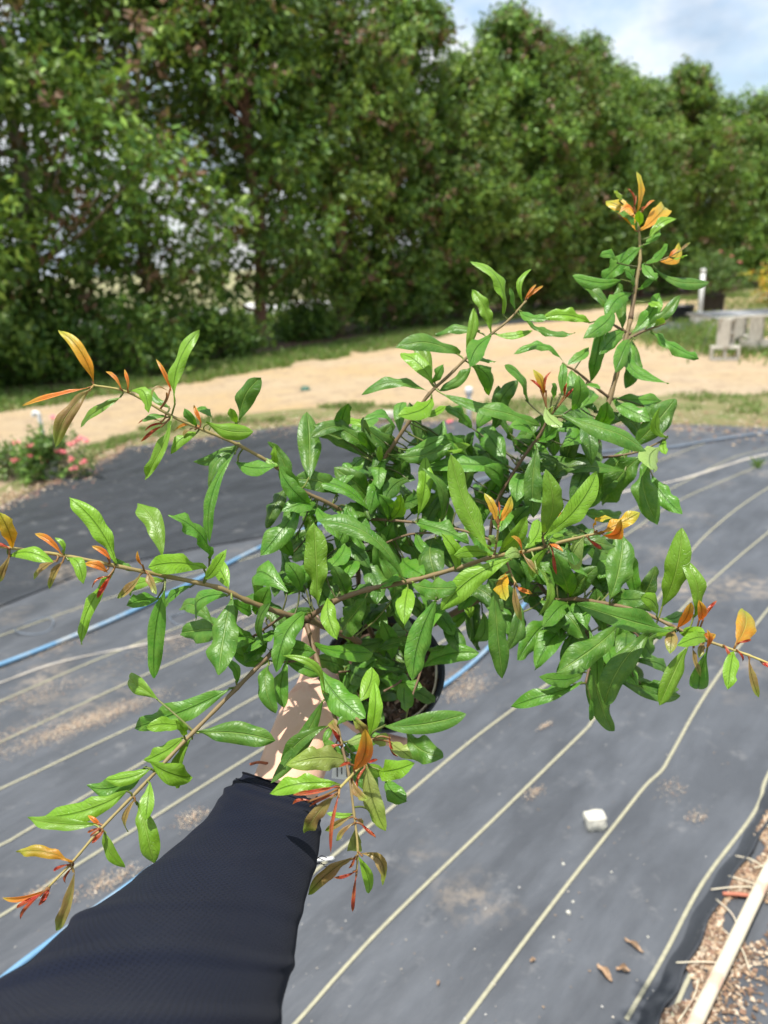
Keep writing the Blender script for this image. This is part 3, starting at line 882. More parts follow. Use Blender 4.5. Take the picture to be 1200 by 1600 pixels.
# white post in a block
p = G(1097, 506)
o = cmu('concrete_block', None, (0, 0, 0), 0.15)
o.location = (p.x, p.y + .1, 0.095)
tag(o, 'concrete block round the foot of the white post', 'concrete block')
pp = empty('pipe_post', (p.x - 0.03, p.y + 0.1, 0.0), 'upright white pipe post standing in a concrete block', 'post')
v, f = tube_geo([Vector((0, 0, 0)), Vector((0, 0, 0.6)), Vector((0.0, 0, 1.15))], 0.050, 16); mesh_obj('pipe', v, f, M_white, pp)
lathe('collar', [(0.051, 0.19), (0.066, 0.195), (0.066, 0.25), (0.051, 0.255)], M_white, pp, 20)
lathe('cap', [(0.0, 1.175), (0.045, 1.172), (0.057, 1.16), (0.057, 1.10), (0.051, 1.10)], M_white, pp, 20)
# black tubs
M_potsoil = speckled('potting_soil', (0.045, 0.028, 0.018), (0.10, 0.06, 0.04), 60, 0.95, 160, 1.0, 0.006, c=(0.22, 0.17, 0.13), cscale=90)
def tub(px, py, r, h, label, name='plastic_tub'):
    p = G(px, py)
    o = empty(name, (p.x, p.y + r, 0), label, 'tub')
    lathe('shell', [(0, 0.0), (r * .86, 0.0), (r * .9, .02), (r, h - .03), (r * 1.04, h - .03), (r * 1.04, h), (r * .97, h), (r * .93, h * .85)], M_blackpl, o, 32)
    lathe('soil', [(0, h * .87), (r * .5, h * .88), (r * .93, h * .86)], M_potsoil, o, 24)
    return o, p
tub(1070, 503, 0.30, 0.36, 'low wide black tub left of the white post')
o, p = tub(1120, 489, 0.30, 0.46, 'black tub holding the bush behind the white post')
bush, cl = shrub(1120, 484, 1.45, 1.2, 'round green bush with a few red flowers growing in a black tub', 61, pal=[(0.05, 0.10, 0.02), (0.08, 0.15, 0.03)], name='potted_bush', leaf=0.06, ncl=26, per=330, cat='bush')
bush.location = (p.x, p.y + .3, 0.38)
M_petal = speckled('pink_petals', (0.75, 0.10, 0.16), (0.85, 0.30, 0.30), 40, 0.6, 80, 0.2, 0.002)
def flower(parent, c, r, seed, name='flower'):
    rr = random.Random(seed)
    V, F = [], []
    for b in range(9):
        cc = Vector(c) + Vector((rr.uniform(-1, 1), rr.uniform(-1, 1), rr.uniform(-.4, .7))) * r * 0.7
        n = Vector((rr.gauss(0, .5), rr.gauss(-.4, .5), 1)).normalized()
        x = n.orthogonal().normalized(); y = n.cross(x)
        for k in range(4):
            a = k * math.pi / 2 + rr.random()
            d = x * math.cos(a) + y * math.sin(a); s_ = n.cross(d)
            o_ = len(V)
            V += [cc, cc + d * r * .35 + s_ * r * .22 + n * r * .05, cc + d * r * .6 + n * r * .12, cc + d * r * .35 - s_ * r * .22 + n * r * .05]
            F.append((o_, o_ + 1, o_ + 2, o_ + 3))
    return mesh_obj(name, V, F, M_petal, parent, smooth=False)
for k, c in enumerate([(-.05, -.3, 1.12), (.45, -.35, .85), (.25, -.3, 1.0)]): flower(bush, c, 0.036, k)
# yellow croton
cro, cl = shrub(1232, 478, 1.7, 1.5, 'yellow and green leaved bush at the right edge', 71, pal=[(0.45, 0.42, 0.04), (0.55, 0.38, 0.04), (0.15, 0.25, 0.04), (0.5, 0.2, 0.05)], name='croton_bush', leaf=0.10, ncl=20, per=260, cat='bush')
# far dark cloth patch and pipe litter
sheet('far_ground_fabric', gp([(985, 522), (1020, 504), (1090, 498), (1110, 512), (1085, 524), (1030, 532)]), 0.006, M_fab, flat=True)
sheet('far_ground_fabric', gp([(690, 512), (770, 498), (900, 492), (890, 500), (780, 508), (700, 520)]), 0.006, M_fab_dark, flat=True)

# short white pipe riser in the middle
p = G(733, 661)
o = empty('pipe_riser', (p.x, p.y, 0), 'short white pipe riser in the grass strip behind the plant', 'pipe')
v, f = tube_geo([Vector((0, 0, 0)), Vector((0, 0, .3))], 0.024, 14); mesh_obj('pipe', v, f, M_white, o)
lathe('cap', [(0, .37), (.03, .368), (.038, .355), (.038, .29), (.025, .288)], M_white, o, 18)
# pale stones / lid
rock('stone', 603, 657, 0.16, 'pale bluish stone in the grass strip behind the plant', M_stone, 9.1, (1, .8, .5))
p = G(477, 609)
o = empty('green_saucer', (p.x, p.y, 0), 'small dark green saucer lying on the sandy road', 'saucer')
Mg = speckled('green_plastic', (0.05, 0.12, 0.09), (0.08, 0.17, 0.12), 10, 0.5)
lathe('dome', [(0, .05), (.04, .047), (.055, .035), (.06, .0)], Mg, o, 24)
lathe('rim', [(.06, .0), (.075, .0), (.078, .008), (.06, .01)], Mg, o, 24)

# flowering plant at the left edge with its white pot
pf = G(80, 748)
fl = empty('flowering_plant', (pf.x, pf.y, 0), 'low bushy plant with pink red flowers in a white pot at the left', 'plant')
lathe('pot', [(0, 0), (.055, 0), (.06, .01), (.078, .13), (.085, .13), (.085, .15), (.074, .15), (.07, .12), (0, .12)], M_white, fl, 28)
r = random.Random(9)
cl = []
sv, sf = [], []
for i in range(34):
    a = r.uniform(0, 6.28); q = r.uniform(0.02, .36)
    c = Vector((math.cos(a) * q - .03, math.sin(a) * q * .7, .10 + r.uniform(0, .26) * (1 - q)))
    cl.append((tuple(c), 0.055))
    v, f = tube_geo(catmull([Vector((0, 0, .12)), c * .5 + Vector((0, 0, .14)), c], 3), [.004] * 7, 5, cap=False, voff=len(sv)); sv += v; sf += f
mesh_obj('stem', sv, sf, M_bark, fl)
link('foliage', foliage_mesh('foliage', cl, 130, 0.04, [(0.10, 0.20, 0.03), (0.16, 0.28, 0.05), (0.06, 0.13, 0.03)], 33, 0.0, 0.0), None, fl)
fpx = [(25, 692), (45, 698), (62, 715), (44, 714), (90, 705), (100, 706), (110, 718), (120, 690), (128, 684), (112, 695), (131, 722), (116, 732), (73, 720), (24, 720), (34, 722), (82, 652), (135, 690)]
for k, (x, y) in enumerate(fpx):
    rr_ = ray(x, y)
    d = (pf.y - .12 + r.uniform(-.1, .1)) / rr_.y
    c = Vector((0, 0, CAM_H)) + rr_ * d - Vector((pf.x, pf.y, 0))
    c.z = max(c.z, .05)
    flower(fl, c, 0.030, k + 20)
    v, f = tube_geo(catmull([Vector((c.x * .4, c.y * .4, .14)), Vector((c.x * .8, c.y * .8, c.z * .6 + .03)), c], 3), .003, 5); mesh_obj('flower_stalk', v, f, M_bark, fl)
# second small plant further left
fl2, _ = shrub(10, 742, .36, .22, 'low green plant at the very left edge beside the flowering plant', 91, pal=[(0.12, 0.2, 0.05), (0.2, 0.28, 0.12)], leaf=0.035, ncl=14, per=110, cat='plant', name='low_plant')
# white hooked pipe
ph = G(75, 722)
hk = tag(tube('hooked_pipe', [Vector((ph.x, ph.y, 0)), Vector((ph.x, ph.y, .2)), Vector((ph.x - .005, ph.y, .40)), Vector((ph.x - .01, ph.y, .445)), Vector((ph.x - .045, ph.y, .455)), Vector((ph.x - .055, ph.y, .42))], 0.018, M_white, sides=12, n=6),
    'white pipe with a hooked top rising behind the pink flowers', 'pipe')
p_ = G(703, 664)
f3 = empty('fallen_blossom', (p_.x, p_.y, 0.02), 'small red blossom lying on the edge of the cloth', 'flower')
flower(f3, (0, 0, .02), .03, 77, 'petals')

# ------------------------------------------------------------------ the held plant
def bark_f(t):
    at = node(t, 'ShaderNodeAttribute'); at.attribute_name = 'col'
    col = mixc(t, noise_fac(t, 260, 6, .7, lo=.35, hi=.7), at.outputs['Color'], (0.17, 0.13, 0.09))
    col = mixc(t, 0.45, at.outputs['Color'], col)
    return pbsdf(t, col, 0.6, bump(t, noise_fac(t, 500, 5, lo=0, hi=1), 0.4, 0.0006), 0.4)
M_branch = material('young_bark', bark_f)
def leaf_f(t):
    at = node(t, 'ShaderNodeAttribute'); at.attribute_name = 'col'
    uv = node(t, 'ShaderNodeUVMap')
    sx = node(t, 'ShaderNodeSeparateXYZ'); t.links.new(uv.outputs[0], sx.inputs[0])
    def m(op, a, b=None):
        n = node(t, 'ShaderNodeMath', operation=op)
        for i, v in enumerate((a, b)):
            if v is None: continue
            if hasattr(v, 'is_linked'): t.links.new(v, n.inputs[i])
            else: n.inputs[i].default_value = v
        return n.outputs[0]
    U, V = sx.outputs[0], sx.outputs[1]      # U across in 0..1, V along, in leaf widths
    au = m('ABSOLUTE', m('SUBTRACT', U, 0.5))
    mid = node(t, 'ShaderNodeMapRange'); mid.inputs[1].default_value = 0.045; mid.inputs[2].default_value = 0.012
    t.links.new(au, mid.inputs[0])
    # side veins: slanted lines running forward from the midrib, bent by noise
    nz = node(t, 'ShaderNodeTexNoise', Scale=2.5, Detail=2.0); t.links.new(uv.outputs[0], nz.inputs['Vector'])
    ph = m('ADD', m('SUBTRACT', m('MULTIPLY', V, 4.6), m('MULTIPLY', au, 4.4)), m('MULTIPLY', nz.outputs['Fac'], 2.6))
    saw = m('ABSOLUTE', m('SUBTRACT', m('FRACT', ph), 0.5))
    vein = node(t, 'ShaderNodeMapRange'); vein.inputs[1].default_value = 0.10; vein.inputs[2].default_value = 0.01
    t.links.new(saw, vein.inputs[0])
    vv = m('MULTIPLY', vein.outputs[0], m('MULTIPLY', nz.outputs['Fac'], 0.55))
    vall = m('MAXIMUM', mid.outputs[0], vv)
    base = at.outputs['Color']
    oi = node(t, 'ShaderNodeObjectInfo')
    hue = node(t, 'ShaderNodeHueSaturation')
    hr = node(t, 'ShaderNodeMapRange'); hr.inputs[3].default_value = 0.66; hr.inputs[4].default_value = 1.22
    t.links.new(oi.outputs['Random'], hr.inputs[0]); t.links.new(hr.outputs[0], hue.inputs['Value'])
    t.links.new(base, hue.inputs['Color'])
    base = hue.outputs[0]
    mott = mixc(t, noise_fac(t, 90, 5, .6, lo=.3, hi=.75), base, mixc(t, 0.35, base, (0.24, 0.36, 0.06)))
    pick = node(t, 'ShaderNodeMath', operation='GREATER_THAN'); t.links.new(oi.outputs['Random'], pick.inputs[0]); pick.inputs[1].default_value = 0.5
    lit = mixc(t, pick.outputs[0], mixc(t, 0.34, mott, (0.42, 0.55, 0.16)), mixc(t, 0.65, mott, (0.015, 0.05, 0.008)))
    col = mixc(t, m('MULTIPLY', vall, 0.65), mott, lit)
    geo = node(t, 'ShaderNodeNewGeometry')
    back = mixc(t, 0.35, col, (0.26, 0.32, 0.14))
    col2 = mixc(t, geo.outputs['Backfacing'], col, back)
    bh = m('SUBTRACT', m('MULTIPLY', noise_fac(t, 75, 4, .55, lo=0, hi=1), 1.0), m('MULTIPLY', vall, 0.75))
    nb0 = bump(t, bh, 0.7, 0.0018)
    b2_ = node(t, 'ShaderNodeBump', Strength=0.35, Distance=0.0006)
    t.links.new(noise_fac(t, 420, 4, .6, lo=0, hi=1), b2_.inputs['Height']); t.links.new(nb0, b2_.inputs['Normal'])
    nb = b2_.outputs[0]
    rg = node(t, 'ShaderNodeMapRange'); rg.inputs[3].default_value = 0.32; rg.inputs[4].default_value = 0.50
    t.links.new(noise_fac(t, 40, 3, lo=.3, hi=.7), rg.inputs[0])
    b = pbsdf(t, col2, rg.outputs[0], nb, 0.45)
    tr = node(t, 'ShaderNodeBsdfTranslucent')
    tcol = node(t, 'ShaderNodeHueSaturation', Saturation=1.2, Value=1.75)
    t.links.new(col, tcol.inputs['Color'])
    t.links.new(mixc(t, 0.5, tcol.outputs[0], mixc(t, 1.0, tcol.outputs[0], (1.5, 1.25, 0.5), 'MULTIPLY')), tr.inputs['Color'])
    t.links.new(nb, tr.inputs['Normal'])
    mxs = node(t, 'ShaderNodeMixShader'); mxs.inputs[0].default_value = 0.22
    t.links.new(b, mxs.inputs[1]); t.links.new(tr.outputs[0], mxs.inputs[2])
    return mxs.outputs[0]
M_leaf = material('glossy_leaf', leaf_f)

LT = {  # base colour, tip colour
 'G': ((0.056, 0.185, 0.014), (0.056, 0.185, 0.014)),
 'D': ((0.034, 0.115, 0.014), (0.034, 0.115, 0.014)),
 'L': ((0.135, 0.290, 0.012), (0.135, 0.300, 0.012)),
 'P': ((0.230, 0.330, 0.100), (0.200, 0.320, 0.080)),
 'O': ((0.560, 0.115, 0.012), (0.460, 0.260, 0.020)),
 'Y': ((0.520, 0.200, 0.008), (0.300, 0.300, 0.015)),
 'R': ((0.420, 0.022, 0.026), (0.420, 0.080, 0.030)),
 'Q': ((0.190, 0.220, 0.055), (0.200, 0.310, 0.030)),
 'B': ((0.230, 0.125, 0.050), (0.190, 0.290, 0.030)),
}
NAMES = {'O': 'orange young leaf', 'Y': 'orange and yellow green young leaf', 'R': 'red furled young leaf', 'B': 'bronze young leaf', 'Q': 'olive bronze young leaf', 'P': 'pale silvery green leaf'}

# branches: (radius at base, radius at tip, tip tone, [(px, py, depth) ...])
BR_ = [
 (.0052, .0032, 0.2, [(604, 1046, .930), (617, 1022, .915), (640, 994, .895), (690, 968, .880), (760, 930, .87), (830, 893, .865), (872, 848, .862), (897, 797, .862), (928, 705, .866), (953, 622, .872), (970, 560, .878), (985, 500, .884)]),
 (.0032, .0012, 0.8, [(985, 500, .884), (993, 450, .888), (1000, 405, .892), (999, 370, .894), (996, 335, .896)]),
 (.0046, .0036, 0.1, [(604, 1046, .930), (590, 1025, .89), (556, 1000, .83), (515, 983, .775), (483, 968, .740)]),
 (.0036, .0030, 0.0, [(600, 1044, .930), (585, 1000, .90), (564, 950, .88), (560, 900, .865), (562, 860, .85), (575, 810, .83)]),
 (.0028, .0012, 0.9, [(562, 850, .85), (535, 800, .80), (470, 765, .775), (432, 730, .765), (372, 695, .750), (318, 672, .74), (268, 650, .73), (200, 613, .715), (146, 602, .705)]),
 (.0034, .0011, 0.9, [(483, 968, .740), (440, 958, .72), (385, 938, .70), (340, 918, .685), (258, 900, .665), (180, 884, .645), (100, 868, .63), (22, 857, .615), (-30, 850, .605)]),
 (.0028, .0010, 0.7, [(478, 972, .740), (425, 1020, .72), (370, 1075, .70), (303, 1143, .67), (262, 1186, .655), (214, 1237, .64), (156, 1297, .62), (113, 1347, .605), (76, 1386, .595)]),
 (.0030, .0018, 0.3, [(478, 972, .740), (495, 1030, .72), (510, 1078, .70), (525, 1128, .68), (534, 1165, .665)]),
 (.0016, .0010, 0.8, [(534, 1165, .665), (545, 1210, .655), (553, 1270, .645), (559, 1325, .635), (557, 1365, .63)]),
 (.0022, .0012, 1.0, [(500, 1060, .75), (545, 1110, .69), (578, 1150, .62), (571, 1186, .60), (548, 1213, .585), (530, 1232, .575)]),
 (.0034, .0014, 0.5, [(483, 965, .740), (520, 941, .725), (575, 921, .71), (645, 907, .695), (720, 886, .68), (770, 870, .67), (830, 860, .655), (880, 846, .645), (935, 833, .635)]),
 (.0030, .0020, 0.2, [(830, 893, .865), (862, 935, .83), (900, 936, .80), (945, 943, .775), (1000, 955, .75), (1050, 978, .73)]),
 (.0020, .0012, 1.2, [(1050, 978, .73), (1090, 996, .715), (1130, 1010, .70), (1170, 1024, .69), (1215, 1042, .68)]),
 (.0022, .0016, 0.1, [(985, 522, .882), (975, 517, .88), (955, 505, .87), (945, 495, .865)]),
 (.0020, .0012, 0.2, [(978, 532, .88), (1000, 520, .875), (1016, 514, .87), (1040, 505, .865)]),
 (.0014, .0010, 0.6, [(997, 425, .89), (1012, 414, .885), (1040, 404, .88), (1062, 392, .875)]),
 (.0022, .0014, 0.2, [(953, 622, .872), (928, 603, .86), (900, 580, .85), (885, 572, .845)]),
 (.0018, .0012, 0.2, [(940, 715, .87), (965, 712, .86), (1000, 705, .85), (1032, 690, .84)]),
 (.0030, .0014, 0.3, [(575, 810, .83), (582, 765, .82), (598, 722, .81), (618, 690, .80), (642, 655, .795), (672, 614, .79), (700, 588, .79), (735, 553, .79), (765, 524, .79), (795, 500, .79), (822, 470, .79)]),
 (.0018, .0014, 0.2, [(575, 811, .81), (612, 813, .80), (660, 818, .79), (723, 829, .78), (770, 845, .78)]),
 (.0016, .0012, 0.1, [(560, 870, .85), (600, 850, .81), (640, 835, .80), (690, 832, .79)]),
 (.0026, .0016, 0.0, [(770, 905, .865), (765, 850, .84), (775, 790, .82), (800, 742, .81), (828, 700, .80), (843, 680, .795), (856, 655, .79)]),
 (.0014, .0010, 1.4, [(772, 869, .67), (776, 845, .66), (779, 820, .652)]),
 (.0014, .0010, 0.9, [(852, 855, .65), (848, 840, .645), (852, 825, .64)]),
 (.0014, .0010, 0.9, [(790, 872, .68), (800, 900, .675), (808, 915, .67)]),
 (.0024, .0014, 0.0, [(862, 935, .83), (880, 965, .82), (918, 990, .81), (922, 1030, .80), (915, 1068, .79)]),
 (.0018, .0012, 0.0, [(945, 943, .775), (975, 975, .77), (1000, 1000, .765), (985, 1040, .77)]),
 (.0020, .0012, 0.0, [(604, 1040, .925), (590, 1050, .87), (560, 1048, .84), (530, 1050, .81)]),
 (.0018, .0012, 0.0, [(617, 1022, .915), (640, 1045, .86), (625, 1065, .83), (600, 1080, .80)]),
 (.0016, .0012, 0.0, [(637, 997, .895), (660, 1030, .85), (640, 1100, .80)]),
 (.0016, .0012, 0.0, [(445, 960, .72), (410, 985, .73), (385, 1000, .735), (360, 1010, .74)]),
 (.0016, .0012, 0.0, [(495, 1010, .73), (470, 1030, .735), (440, 1035, .74)]),
]
